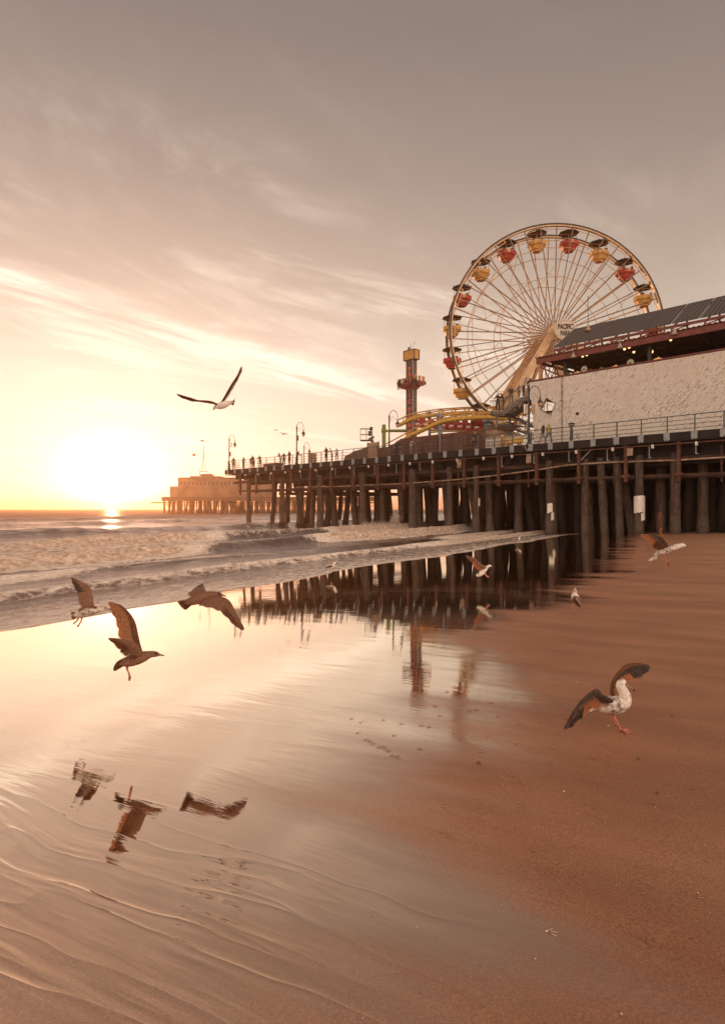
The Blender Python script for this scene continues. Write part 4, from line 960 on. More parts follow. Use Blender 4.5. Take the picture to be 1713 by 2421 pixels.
for k in range(8):
    u = 993 + k * 20; v = 1003 + 1.2 * k; o = 15.3; c = P(au(u, o)[0], o, zu(u, v, o)); m = MB()
    m.box3(c + Vector((0, 0, -.1)), e3 * .52, n3 * .55, Vector((0, 0, .30))); m.box3(c + e3 * -.35 + Vector((0, 0, .4)), e3 * .08, n3 * .5, Vector((0, 0, .35)))
    m.box3(c + e3 * .25 + Vector((0, 0, .3)), e3 * .08, n3 * .5, Vector((0, 0, .25))); m.box3(c - n3 * .57 + Vector((0, 0, .0)), e3 * .3, n3 * .02, Vector((0, 0, .1)), 1)
    part(m, 'car', [train_red, white_m], tr)
# green frame of the ride behind
gr = thing('green_ride_frame', 'olive green tubular ride frame beside the drop tower base', 'ride frame', tuple(P(au(907, 16)[0], 16, DECK)))
o = 16; c = P(au(907, o)[0], o, DECK); z1 = zu(907, 1004, o); zb = zu(907, 1018.5, o)
m = MB(); m.tube([c, Vector((c.x, c.y, z1))], .27, 12); part(m, 'upright', green_m, gr)
m = MB(); m.tube([Vector((c.x, c.y, zb)), Vector((c.x, c.y, zb)) + Vector((3.3, 0, 0))], .2, 12); m.tube([Vector((c.x, c.y, zb)), Vector((c.x - .35, c.y, zb))], .3, 12); part(m, 'crossbar', green_m, gr)
# boom lift
o = 9.0; c = P(au(886, o)[0], o, DECK); bl = thing('boom_lift', 'boom lift with its railed work basket raised over the railing', 'boom lift', tuple(c))
bk = P(au(866, o)[0], o, 0); z0 = zu(866, 1041, o); z1 = zu(866, 1014, o); m = MB()
for x in (-.75, 0, .7):
    for y in (-.4, .4): m.tube([(bk.x + x, bk.y + y, z0), (bk.x + x, bk.y + y, z1)], .035, 5)
for z in (z0, (z0 + z1) / 2, z1):
    q = [(bk.x - .75, bk.y - .4, z), (bk.x + .7, bk.y - .4, z), (bk.x + .7, bk.y + .4, z), (bk.x - .75, bk.y + .4, z), (bk.x - .75, bk.y - .4, z)]; m.tube(q, .035, 5)
m.box(bk.x - .78, bk.x + .72, bk.y - .42, bk.y + .42, z0 - .1, z0); part(m, 'basket', iron, bl)
m = MB(); m.box(bk.x + .2, bk.x + .72, bk.y - .6, bk.y - .42, z0 + .5, z0 + 1.1); m.tube([(bk.x + .55, bk.y - .4, z1 - .2), (bk.x + .6, bk.y - .3, z1 + .15)], .2, 8); part(m, 'control_panel', iron, bl)
m = MB(); m.bar((bk.x + .6, bk.y + .1, z0 + .2), (bk.x + 1.9, bk.y + .6, DECK), .26, .3); m.bar((bk.x + .3, bk.y, z0 + .1), (bk.x + .9, bk.y + .2, z0 + .45), .3, .3); part(m, 'boom_arm', stair_m, bl)

# ================================================================ walls, fences, awning and furniture on the deck
wl = thing('board_wall', 'long reddish brown boarded wall behind the railing below the coaster', 'wall', tuple(P(au(1145, 2)[0], 2, DECK)))
a0, a1 = au(1145, 2.2)[0], au(934, 2.2)[0]
m = MB(); m.prism([P(a0, 2.2, DECK), P(a0, 2.2, 9.02), P(a1 - .8, 2.2, 8.98), P(a1, 2.2, 8.6), P(a1, 2.2, DECK)], n3 * .12); part(m, 'boarding', brownwall, wl)
m = MB()
for k in range(1, 6):
    q = a0 + (a1 - a0) * k / 6; m.pbox(q, q + .08, 2.15, 2.197, DECK, 8.9)
for k in (0, 2, 3, 5):
    q = a0 + (a1 - a0) * (k + .2) / 6; m.pbox(q, q + 1.4, 2.16, 2.197, 8.55, 8.63); m.pbox(q, q + .06, 2.16, 2.197, DECK + .2, 8.55); m.pbox(q + 1.34, q + 1.4, 2.16, 2.197, DECK + .2, 8.55)
part(m, 'batten', mat('wall_batten', (.10, .04, .028), .7), wl)
m = MB(); q = au(1038, 2)[0]; m.pbox(q - .06, q + .06, 2.05, 2.14, DECK, 9.35); m.pbox(q - .55, q + .55, 1.9, 2.2, 9.36, 9.46); part(m, 'light_post', plate_m, wl)
bt = thing('utility_cabinets', 'row of low brown cabinets left of the boarded wall', 'cabinets', tuple(P(a1 + 1, 2, DECK)))
m = MB(); m.pbox(au(925, 2.2)[0], au(897, 2.2)[0], 2.0, 3.0, DECK, 8.25); m.pbox(au(934, 2.4)[0], au(925, 2.4)[0], 2.1, 3, DECK, 8.45); part(m, 'cabinet', brownwall, bt)
pn = thing('site_panel', 'pale tan rectangular panel standing behind the railing near the lift', 'panel', tuple(P(au(883, 2)[0], 2, DECK)))
m = MB(); m.pbox(au(895, 2)[0], au(871, 2)[0], 1.9, 2.0, DECK + .1, 8.85); part(m, 'board', tan_m, pn)
m = MB(); m.pbox(au(871, 2)[0], au(871, 2)[0] + .1, 1.85, 1.98, DECK, 8.9); m.pbox(au(895, 2)[0] - .1, au(895, 2)[0], 1.85, 1.98, DECK, 8.9); part(m, 'frame', brownwall, pn)
tp = thing('covered_stall', 'low tarpaulin covered stall left of the tan panel', 'stall', tuple(P(au(845, 3)[0], 3, DECK)))
m = MB(); pts = [(868, 1056), (852, 1062), (838, 1066), (826, 1073), (815, 1078), (812, 1090), (868, 1084)]
m.prism([P(au(u, 3.0)[0], 3.0, max(zu(u, v, 3.0), DECK)) for u, v in pts], n3 * 1.8); part(m, 'tarpaulin', canvas_m, tp)
bx = thing('storage_box', 'tan square box on the deck between the two groups at the railing', 'box', tuple(P(au(736, 1.4)[0], 1.4, DECK)))
m = MB(); q = au(736, 1.4)[0]; m.pbox(q - .4, q + .4, 1.2, 1.9, DECK, DECK + 1.2); m.pbox(q - .45, q + .45, 1.15, 1.95, DECK + 1.2, DECK + 1.27); part(m, 'casing', tan_m, bx)
ds = thing('deck_step', 'long low boxed step on the pier deck below the tall lamp', 'step', tuple(P(au(643, .6)[0], .6, DECK)))
m = MB(); m.pbox(au(660, .6)[0], au(627, .6)[0], .3, 1.2, DECK, DECK + .35); m.pbox(au(660, .6)[0] - .05, au(627, .6)[0] + .05, .25, 1.25, DECK + .352, DECK + .42); part(m, 'boxing', brownwall, ds)
pf = thing('picket_fence', 'white picket fence between the boarded wall and the streaked wall', 'fence', tuple(P(au(1200, 1.9)[0], 1.9, DECK)))
m = MB(); a0, a1 = au(1262, 1.9)[0], au(1146, 1.9)[0]; q = a0
while q < a1: m.pbox(q, q + .06, 1.9, 1.93, DECK + .05, DECK + 1.05); q += .15
part(m, 'picket', white_m, pf)
m = MB(); m.pbox(a0, a1, 1.94, 1.98, DECK + .2, DECK + .27); m.pbox(a0, a1, 1.935, 1.98, DECK + .85, DECK + .92); m.pbox(a0 - .0, a1, 1.88, 1.96, DECK + 1.052, DECK + 1.09); part(m, 'fence_rail', white_m, pf)
bn = thing('bench', 'yellow bench with solid back in front of the picket fence', 'bench', tuple(P(au(1215, 1.2)[0], 1.2, DECK)))
a0, a1 = au(1231, 1.2)[0], au(1198, 1.2)[0]
m = MB(); m.pbox(a0, a1, 1.45, 1.52, DECK + .45, DECK + .85); part(m, 'backrest', track_yellow, bn)
m = MB(); m.pbox(a0, a1, 1.0, 1.44, DECK + .38, DECK + .44); part(m, 'seat', track_yellow, bn)
for q in (a0 + .06, a1 - .12):
    m = MB(); m.pbox(q, q + .06, 1.0, 1.42, DECK, DECK + .37); part(m, 'leg', track_yellow, bn)
yb = thing('yellow_bin', 'upright yellow bin left of the yellow bench', 'bin', tuple(P(au(1187, 1.3)[0], 1.3, DECK)))
c = P(au(1187, 1.3)[0], 1.3, DECK); m = MB(); m.lathe(c, [(.17, 0), (.17, .95), (.2, .97), (.2, 1.02)], 12); part(m, 'drum', track_yellow, yb)
m = MB(); m.lathe(c + Vector((0, 0, 1.025)), [(.2, 0), (.19, .05), (.1, .14), (.03, .17)], 12); part(m, 'lid', track_yellow, yb)
bo = thing('ticket_booth', 'small beige booth under the awning behind the picket fence', 'booth', tuple(P(au(1158, 3.5)[0], 3.5, DECK)))
m = MB(); m.pbox(au(1172, 3.4)[0], au(1145, 3.4)[0], 3.4, 6, DECK, 9.1); part(m, 'wall', tan_m, bo)
m = MB(); m.pbox(au(1174, 3.3)[0], au(1144, 3.3)[0], 3.3, 6.1, 9.1, 9.2); part(m, 'roof', brownwall, bo)
aw = thing('awning', 'dark tan shade sail stretched below the staircase', 'awning', tuple(P(au(1190, 5)[0], 5, DECK)))
c1, c2, c3, c4_ = su(1143, 1008.5, 6), su(1190, 1019.5, 4.6), su(1240, 1008, 6.2), su(1188, 1001.5, 9)
m = MB(); m.prism([c1, c2, c3, c4_], (0, 0, .05)); part(m, 'canvas', canvas_m, aw)
m = MB()
for q in (c1, c2, c3, c4_): m.tube([Vector((q.x, q.y, DECK)), q], .04, 6)
part(m, 'pole', stair_m, aw)

# ================================================================ far end of the pier
fp = thing('far_pier', 'distant end of the pier on close set pilings in the sun haze', 'pier', (-60, 300, 0))
fm = mat('far_timber', (.20, .10, .06), .8, scale=.4)
FY = 290.0
def fx(u, Y=FY): return (u - CX) / F * Y
m = MB(); m.box(fx(382), fx(905), FY, FY + 14, 5.3, 7.2); m.box(fx(352), fx(905), FY + 2, FY + 2.4, 4.2, 4.8); part(m, 'deck', fm, fp)
rr = random.Random(3); n_ = 0; u = 384
while u < 900 and n_ < 96:
    dense = u < 720
    x = fx(u); m = MB(); y = FY + rr.uniform(0, 12); ln = rr.choice([0, 0, 1.0, -1.0]); r_ = .45 if dense else .32
    m.tube([(x, y, 5.4), (x + ln * .5, y, 2), (x + ln, y, -.9)], [r_, r_ * 1.1, r_ * 1.5], 6); part(m, 'piling', fm, fp)
    u += rr.uniform(4.2, 6.2) if dense else rr.uniform(5, 14); n_ += 1
m = MB()
for k in range(58): u = 386 + k * 6; m.box(fx(u), fx(u) + .5, FY + 13, FY + 13.4, -.9, 5.4)
m.box(fx(384), fx(700), FY + 1, FY + 1.3, 3.4, 3.7); m.box(fx(384), fx(900), FY + 7, FY + 7.3, 2.9, 3.2); tag(part(m, 'rear_piling', fm, fp), kind='stuff')
hb = thing('harbour_building', 'stepped two storey harbour building at the far end of the pier', 'building', (fx(470), FY + 5, 7.2))
zz = lambda v: CZ + (HV - v) / F * (FY + 1)
m = MB(); m.box(fx(419), fx(560), FY + 1, FY + 12, 7.2, zz(1130)); m.box(fx(447), fx(518), FY + 1.2, FY + 11, zz(1130), zz(1125.5)); m.box(fx(400), fx(419), FY + 1, FY + 12, 7.2, zz(1150)); m.box(fx(560), fx(640), FY + 2, FY + 12, 7.2, zz(1136)); part(m, 'wall', mat('far_wall', (.30, .17, .10), .8, scale=.3), hb)
m = MB(); m.box(fx(418), fx(561), FY + .6, FY + 12.3, zz(1130), zz(1129)); m.box(fx(470), fx(495), FY + 3, FY + 8, zz(1125.5), zz(1120)); m.box(fx(559), fx(642), FY + 1.6, FY + 12.3, zz(1136), zz(1135)); part(m, 'roof', fm, hb)
for k in range(14):
    m = MB(); u = 424 + k * 9.6; m.box(fx(u), fx(u + 4.5), FY + .93, FY + .99, zz(1146), zz(1139)); part(m, 'window', mat('far_window', (.10, .06, .045), .3), hb)
m = MB(); m.box(fx(421), fx(640), FY + .5, FY + .56, 8.1, 8.2); 
for k in range(40): m.box(fx(421 + k * 5.5), fx(421 + k * 5.5) + .08, FY + .5, FY + .56, 7.2, 8.1)
part(m, 'balcony_rail', fm, hb)
ms = thing('signal_mast', 'signal mast on four slanting legs with a yardarm on the harbour building', 'mast', (fx(481), FY + 5, zz(1120)))
c = Vector((fx(481.5, FY + 5), FY + 5, 0)); zf = lambda v: CZ + (HV - v) / F * (FY + 5); m = MB()
for x, y in ((-.85, -.8), (.95, -.8), (-.5, .8), (.55, .8)): m.tube([c + Vector((x, y, zf(1115))), c + Vector((0, 0, zf(1071)))], .09, 5)
for x in (-1.8, 1.9): m.tube([c + Vector((x, 0, zf(1125))), c + Vector((x, 0, zf(1115)))], .08, 5)
m.box(c.x - 1.9, c.x + 2.0, c.y - 1, c.y + 1, zf(1115) - .05, zf(1115) + .1); part(m, 'leg_frame', fm, ms)
m = MB(); m.tube([c + Vector((0, 0, zf(1073))), c + Vector((0, 0, zf(1038)))], [.14, .05], 6); m.tube([c + Vector((-3.8, 0, zf(1070.5))), c + Vector((3.9, 0, zf(1073.5)))], .05, 5); part(m, 'yardarm', fm, ms)
for (u, v, w, h, lb) in ((478, 1041.5, 7, 4, 'flag at the masthead'), (458.5, 1075, 7, 6, 'flag on the left end of the yardarm')):
    m = MB(); c0 = Vector((fx(u + w / 2, FY + 5), FY + 5, zf(v))); ww = w / F * FY; hh = h / F * FY; vs = []
    for i in range(6):
        x = c0.x - ww * i / 5; dz_ = -.18 * i / 5 * hh + .12 * math.sin(i * 1.7); dy_ = .25 * math.sin(i * 1.4)
        for s_ in (-.5, .5):
            for t_ in (-.02, .02): vs.append((x, c0.y + dy_ + t_, c0.z + s_ * hh + dz_))
    fs = []
    for i in range(5): b_ = i * 4; fs += [(b_, b_ + 2, b_ + 6, b_ + 4), (b_ + 1, b_ + 5, b_ + 7, b_ + 3), (b_, b_ + 4, b_ + 5, b_ + 1), (b_ + 2, b_ + 3, b_ + 7, b_ + 6)]
    m.add(vs, fs); part(m, 'flag', mat('flag_cloth', (.45, .12, .06), .7, trans=.4), ms)['label'] = lb
m = MB()
for u, v0, v1 in ((444.5, 1126, 1105), (473, 1123, 1106), (462.5, 1124, 1118), (497, 1123, 1118), (506.5, 1125, 1114)): x = fx(u, FY + 5); m.tube([(x, FY + 5, zf(v0 + 2)), (x, FY + 5, zf(v1))], .06, 4); m.lathe((x, FY + 5, zf(v1)), [(.05, 0), (.25, .15), (.05, .4)], 6)
part(m, 'aerial', fm, ms)

# ================================================================ gulls
def m_feather(name, c1, c2, trans, scale=34, tipc=None):
    return mat(name, c1, .65, var=.3, scale=scale, col2=c2, trans=trans, spec=.3)
g_white = m_feather('gull_white', (.76, .69, .61), (.56, .48, .41), .0)
g_mottle = m_feather('gull_mottled', (.66, .56, .47), (.10, .065, .05), .0, 26)
g_brown = m_feather('gull_brown', (.22, .105, .06), (.11, .055, .035), .0, 55)
g_brownlit = m_feather('gull_brown_feather', (.30, .135, .07), (.17, .078, .042), .6, 55)
g_dark = m_feather('gull_dark_feather', (.10, .06, .045), (.035, .022, .018), .30, 30)
g_pale = m_feather('gull_pale_feather', (.66, .36, .19), (.46, .23, .12), .65, 55)
g_bill = mat('gull_bill', (.30, .17, .10), .4, scale=30); g_billtip = mat('gull_bill_tip', (.02, .015, .013), .35)
g_leg = mat('gull_leg', (.62, .23, .15), .5, scale=30, trans=.2); g_eye = mat('gull_eye', (.015, .01, .008), .15)
g_mid = m_feather('gull_neck', (.76, .69, .61), (.46, .36, .29), .0, 30)
GM = [g_white, g_mottle, g_brown, g_brownlit, g_dark, g_pale, g_bill, g_billtip, g_leg, g_eye, g_mid]
WHT, MOT, BRN, BLT, DRK, PAL, BIL, BTP, LEG, EYE = range(10)
def gull(label, Y0, mp, body, bodymat=WHT, headmat=None, head_from=.7, bill=None, wings=(), legs=(), tail=None, eye=None, group=None, wide=.92):
    ox, oy, s = mp; pm = Y0 / F * s                            # metres per traced unit
    def w(X, Y_, d=0.0): return at(ox + X * s, oy + Y_ * s, Y0 + d)
    m = MB()
    ctl = [w(b[0], b[1], b[3] if len(b) > 3 else 0) for b in body]; K = 26
    c = catmull(ctl, K); L = [0]
    for a_, b_ in zip(ctl, ctl[1:]): L.append(L[-1] + (b_ - a_).length)
    rad = [float(np.interp(i / (K - 1) * L[-1], L, [b[2] * pm for b in body])) for i in range(K)]
    t0 = (c[0] - c[1]).normalized(); t1 = (c[-1] - c[-2]).normalized(); r0_, r1_ = rad[0], rad[-1]
    c = [c[0] + t0 * r0_ * q for q in (.98, .85, .5)] + c + [c[-1] + t1 * r1_ * q for q in (.35, .65, .88, .98)]
    rad = [r0_ * q for q in (.15, .5, .86)] + rad + [r1_ * q for q in (.93, .75, .47, .15)]; K += 7
    b0 = len(m.f); m.tube(c, [(r, r * wide) for r in rad], 14, bodymat)
    if headmat is not None:
        for fi in range(b0, len(m.f)):
            ring = (min(m.f[fi]) - min(m.f[b0])) // 14
            if ring >= head_from * (K - 1): m.mi[fi] = headmat
            elif ring >= (head_from - .16) * (K - 1) + (fi * 7 % 3): m.mi[fi] = 10
    if bill:
        bp = [w(*q[:2], q[3] if len(q) > 3 else 0) for q in bill]; br = [q[2] * pm for q in bill]
        cb = catmull(bp, 9); rr_ = [float(np.interp(i / 8, np.linspace(0, 1, len(br)), br)) for i in range(9)]
        m.tube(cb[:7], rr_[:7], 8, BIL); m.tube(cb[6:], rr_[6:], 8, BTP)
    if eye:
        for ex, ey, ed in eye:
            p = w(ex, ey, ed); m.lathe(p - Vector((0, 0, 5 * pm)), [(1 * pm, -3 * pm), (6 * pm, 0), (8.5 * pm, 5 * pm), (6 * pm, 10 * pm), (1 * pm, 13 * pm)], 8, EYE)
    def blade(p0, p1, wd, up_, mi, bend=0.0, n=5):
        """one feather: a thin cambered blade"""
        t = (p1 - p0); Ln = t.length; t = t / max(Ln, 1e-6); sd = t.cross(up_).normalized(); nr = sd.cross(t)
        tw = math.radians(16); sd = (sd * math.cos(tw) + nr * math.sin(tw)).normalized(); nr = sd.cross(t)
        vs = []
        for i in range(n + 1):
            q = i / n; wv = wd * (.62 + .38 * math.sin(math.pi * min(q * 1.15, 1) * .5)) * (1 if q < .8 else (1 - ((q - .8) / .2) ** 2 * .82)) * .5
            cpt = p0.lerp(p1, q) + nr * (bend * math.sin(math.pi * q)); th = .0011
            vs += [cpt - sd * wv, cpt + nr * th, cpt + sd * wv, cpt - nr * th]
        fs = [(0, 1, 2, 3), tuple(n * 4 + k for k in (3, 2, 1, 0))]
        for i in range(n):
            for k in range(4): a = i * 4 + k; b = i * 4 + (k + 1) % 4; fs.append((a, b, b + 4, a + 4))
        m.add(vs, fs, mi, False)
    for wg in wings:
        M_ = 18
        Ld = catmull([w(*q) for q in wg['lead']], M_); Tr = catmull([w(*q) for q in wg['trail'][::-1]], M_) if wg.get('rev', True) else catmull([w(*q) for q in wg['trail']], M_)
        # both run from shoulder to tip
        cov = wg.get('cov', .55); mat_c = wg.get('cmat', BRN); mat_f = wg.get('fmat', BLT); mat_t = wg.get('tmat', mat_f); tipn = wg.get('tipfrac', .6)
        vs = []; nc = 5
        for i in range(M_):
            q = i / (M_ - 1); l = Ld[i]; e = l.lerp(Tr[i], cov * (1 - .35 * q)); ch = e - l; sp = (Ld[min(i + 1, M_ - 1)] - Ld[max(i - 1, 0)])
            nr = sp.cross(ch); nr = nr.normalized() if nr.length > 1e-9 else Vector((0, 1, 0))
            if nr.y > 0: nr = -nr
            th = max(.11 * ch.length * (1 - .6 * q), .003) + wg.get('arm', .010) * (1 - q)
            for k in range(nc): r_ = k / (nc - 1); hgt = math.sin(math.pi * min(r_ * .75 + .18, 1)) if 0 < k < nc - 1 else .25; vs.append(l + ch * r_ + nr * (th * hgt))
            for k in range(nc - 1, -1, -1): r_ = k / (nc - 1); hgt = math.sin(math.pi * min(r_ * .75 + .18, 1)) if 0 < k < nc - 1 else .25; vs.append(l + ch * r_ - nr * (th * hgt * .5))
        R_ = 2 * nc; fs = [tuple(range(R_))[::-1], tuple((M_ - 1) * R_ + k for k in range(R_))]
        for i in range(M_ - 1):
            for k in range(R_): a = i * R_ + k; b = i * R_ + (k + 1) % R_; fs.append((a, b, b + R_, a + R_))
        m.add(vs, fs, mat_c, True)
        nf = wg.get('n', 22)
        for j in range(nf):
            q = (j + .5) / nf; qi = q * (M_ - 1); i0 = min(int(qi), M_ - 2); f_ = qi - i0
            tp = Tr[i0].lerp(Tr[i0 + 1], f_)
            qr = q * .90 * (M_ - 1); i1 = min(int(qr), M_ - 2); f1 = qr - i1
            l = Ld[i1].lerp(Ld[i1 + 1], f1); tt = Tr[i1].lerp(Tr[i1 + 1], f1); rt_ = l.lerp(tt, .30 * (1 - .6 * q))
            spn = (Tr[i0 + 1] - Tr[i0]).length * (M_ - 1) / nf
            spn = max(spn, (Ld[i0 + 1] - Ld[i0]).length * (M_ - 1) / nf)
            jit = 1 + .05 * math.sin(j * 5.1); up_ = (Ld[i1 + 1] - Ld[i1]).cross(tt - l); up_ = up_.normalized() if up_.length > 1e-9 else Vector((0, 1, 0))
            if up_.y > 0: up_ = -up_
            blade(rt_ + up_ * (.0015 * (j % 2)), rt_.lerp(tp, jit) + up_ * (.0025 * (j % 3)), min(spn * wg.get('fw', 1.55), .06), up_, mat_t if q > tipn else mat_f, .006)
        # a second row of shorter coverts
        for j in range(nf):
            q = (j + .5) / nf * .93; qi = q * (M_ - 1); i0 = min(int(qi), M_ - 2); f_ = qi - i0; l = Ld[i0].lerp(Ld[i0 + 1], f_); t_ = Tr[i0].lerp(Tr[i0 + 1], f_)
            up_ = (Ld[i0 + 1] - Ld[i0]).cross(t_ - l); up_ = up_.normalized() if up_.length > 1e-9 else Vector((0, 1, 0))
            if up_.y > 0: up_ = -up_
            spn = (Ld[i0 + 1] - Ld[i0]).length * (M_ - 1) / nf
            for sg_ in (1, -1): blade(l.lerp(t_, .18) + up_ * .006 * sg_, l.lerp(t_, .62 + .04 * math.sin(j * 3.3)) + up_ * .004 * sg_, spn * 1.3, up_, wg.get('c2', mat_c), .003, 4)
    if tail:
        r0 = w(*tail['root']); e0 = w(*tail['a']); e1 = w(*tail['b']); nt = tail.get('n', 9)
        for j in range(nt):
            q = j / (nt - 1); tip = e0.lerp(e1, q); tip = r0 + (tip - r0) * (1 + .10 * math.sin(math.pi * q)) + Vector((0, (q - .5) * tail.get('spread', .08), 0))
            v_ = (tip - r0); up_ = v_.cross(Vector((e1 - e0))); up_ = up_.normalized() if up_.length > 1e-6 else Vector((0, 0, 1))
            blade(r0 + (e1 - e0) * ((q - .5) * .3), tip, max((e1 - e0).length / nt * 1.7, .018), up_, tail.get('mat', BLT), .002)
    for lg in legs:
        lp = [w(*q) for q in lg['pts']]; m.tube(catmull(lp, 10), [lg.get('r', 5) * pm * (1.5 - .6 * i / 9) for i in range(10)], 7, LEG)
        ft = lg.get('foot')
        if ft:
            hl = w(*ft[0]); toes = [w(*q) for q in ft[1:]]
            for tq in toes: m.tube([hl + Vector((0, 0, .004)), hl.lerp(tq, .5) + Vector((0, 0, .006)), tq + Vector((0, 0, .002))], [.006, .005, .003], 6, LEG)
            poly = [hl] + toes; m.prism([p + Vector((0, 0, .002)) for p in poly], (0, 0, .004), LEG)
    o = m.build('gull', GM, origin=c[K // 2]); 
    return tag(o, label, 'gull', group)
Rg = (100, 1340, .3202)
# brown gull in the middle left, both wings up
gull('brown gull with both wings raised and its legs hanging, lowest flier at left', 5.08, Rg,
     [(585, 705, 26), (620, 702, 40), (665, 692, 46), (715, 675, 47), (755, 660, 42), (785, 650, 31), (812, 645, 25), (838, 645, 23), (858, 648, 14)], BRN, None,
     bill=[(852, 646, 11), (872, 650, 7.5), (890, 654, 6.5), (900, 657, 3)], eye=[(838, 640, -.021)],
     tail=dict(root=(625, 705), a=(568, 690), b=(505, 782), n=9, spread=.12, mat=BLT),
     wings=[dict(lead=[(742, 628, .05), (722, 560, .10), (705, 480, .15), (688, 410, .19), (650, 345, .22), (585, 285, .25), (498, 256, .28)], trail=[(488, 262, .28), (505, 318, .27), (532, 372, .25), (552, 430, .22), (562, 500, .18), (590, 552, .12), (650, 600, .07)], n=26, cmat=BLT, fmat=PAL, tmat=PAL, tipfrac=.35, cov=.5, c2=PAL),
            dict(lead=[(740, 640, -.03), (715, 588, -.08), (660, 552, -.13), (580, 530, -.18), (487, 524, -.23)], trail=[(484, 528, -.23), (520, 562, -.21), (552, 600, -.17), (585, 640, -.12), (615, 680, -.08), (680, 690, -.05)], n=22, cmat=BRN, fmat=BRN, tmat=BLT, tipfrac=.4, cov=.62)],
     legs=[dict(pts=[(622, 738, -.01), (628, 765, -.02), (644, 788, -.02), (645, 835, -.02)], r=4.2, foot=[(643, 800, -.02), (638, 842, -.03), (648, 845, -.01), (655, 825, 0)]), dict(pts=[(630, 738, .02), (634, 770, .02), (640, 800, .02)], r=4)])
# gull at far left
gull('gull with one dark wing held straight up, leftmost flier over the swash', 6.26, Rg,
     [(232, 352, 20), (265, 345, 32), (300, 338, 39), (345, 328, 40), (385, 320, 36), (420, 313, 27), (450, 308, 21), (475, 308, 19), (490, 312, 12)], MOT, None,
     bill=[(488, 311, 10), (505, 318, 7), (520, 325, 3)],
     tail=dict(root=(270, 352), a=(232, 330), b=(203, 396), n=9, spread=.12, mat=BRN),
     wings=[dict(lead=[(388, 302, .05), (380, 270, .08), (372, 200, .12), (352, 150, .15), (300, 112, .18), (215, 77, .22)], trail=[(213, 82, .22), (222, 112, .21), (240, 150, .19), (262, 195, .15), (268, 245, .11), (292, 308, .07)], n=24, cmat=BRN, fmat=BRN, tmat=DRK, tipfrac=.45, cov=.6),
            dict(lead=[(405, 300, -.07), (380, 284, -.16), (340, 284, -.28), (300, 298, -.36), (262, 318, -.44)], trail=[(262, 324, -.44), (290, 322, -.34), (330, 312, -.24), (370, 306, -.15), (400, 306, -.08)], n=14, cmat=PAL, fmat=BRN, cov=.7)],
     legs=[dict(pts=[(268, 380, 0), (258, 398, 0), (232, 420, 0)], r=4.5, foot=[(240, 412, 0), (228, 428, .01), (236, 425, -.02), (245, 420, 0)]), dict(pts=[(296, 375, .03), (286, 405, .03), (262, 442, .03)], r=4.5, foot=[(270, 430, .03), (256, 448, .03), (266, 448, .0), (274, 438, .02)])])
# brown gull gliding right
gull('brown gull flying right with its near wing swept down, right of the other low fliers', 5.9, Rg,
     [(1060, 262, 18), (1095, 255, 34), (1140, 240, 44), (1185, 226, 46), (1225, 215, 38), (1258, 206, 28), (1285, 203, 22), (1308, 205, 19), (1322, 209, 12)], BRN, None,
     bill=[(1316, 207, 10), (1334, 212, 6.5), (1350, 216, 6), (1357, 219, 3)], eye=[(1305, 201, -.022)],
     tail=dict(root=(1105, 262), a=(1012, 250), b=(1035, 328), n=10, spread=.14, mat=BLT),
     wings=[dict(lead=[(1212, 195, .06), (1205, 172, .14), (1195, 150, .24), (1187, 128, .34)], trail=[(1184, 130, .34), (1150, 143, .28), (1115, 168, .20), (1075, 205, .12), (1110, 235, .06)], n=16, cmat=BRN, fmat=BRN, tmat=DRK, cov=.6),
            dict(lead=[(1225, 232, -.05), (1290, 218, -.12), (1350, 228, -.18), (1392, 262, -.24), (1422, 320, -.30), (1458, 390, -.36), (1494, 468, -.42)], trail=[(1490, 472, -.42), (1440, 448, -.38), (1395, 410, -.32), (1348, 362, -.26), (1290, 322, -.19), (1225, 302, -.12), (1150, 290, -.06)], n=27, cmat=BRN, fmat=BRN, tmat=BLT, tipfrac=.5, cov=.55)])
# pale gull high over the water
gull('pale gull high in the sky with both wings in a wide V', 9.3, (400, 850, .1232),
     [(1215, 812, 22), (1160, 828, 44), (1100, 850, 62), (1040, 872, 74), (980, 888, 72), (930, 898, 58), (895, 904, 44), (872, 914, 26)], WHT, None,
     bill=[(875, 925, 20), (860, 948, 14), (838, 974, 6)], eye=[(868, 900, -.03)],
     tail=dict(root=(1180, 825), a=(1298, 745), b=(1215, 855), n=9, spread=.2, mat=BRN),
     wings=[dict(lead=[(930, 850, -.05), (820, 800, -.12), (700, 782, -.2), (560, 778, -.28), (430, 735, -.34), (300, 700, -.4), (128, 650, -.46)], trail=[(130, 657, -.46), (210, 715, -.42), (320, 765, -.36), (450, 800, -.3), (570, 808, -.24), (750, 838, -.16), (905, 870, -.06)], n=24, cmat=BLT, fmat=BLT, cov=.55, arm=.004, fw=1.2),
            dict(lead=[(985, 818, .05), (1040, 740, .14), (1110, 610, .24), (1190, 475, .32), (1270, 350, .38), (1335, 245, .43), (1388, 122, .48)], trail=[(1398, 130, .48), (1398, 220, .44), (1350, 340, .38), (1295, 450, .32), (1230, 570, .24), (1165, 690, .16), (1095, 800, .06)], n=24, cmat=BLT, fmat=BLT, tmat=BRN, tipfrac=.75, cov=.55, arm=.004, fw=1.2)])
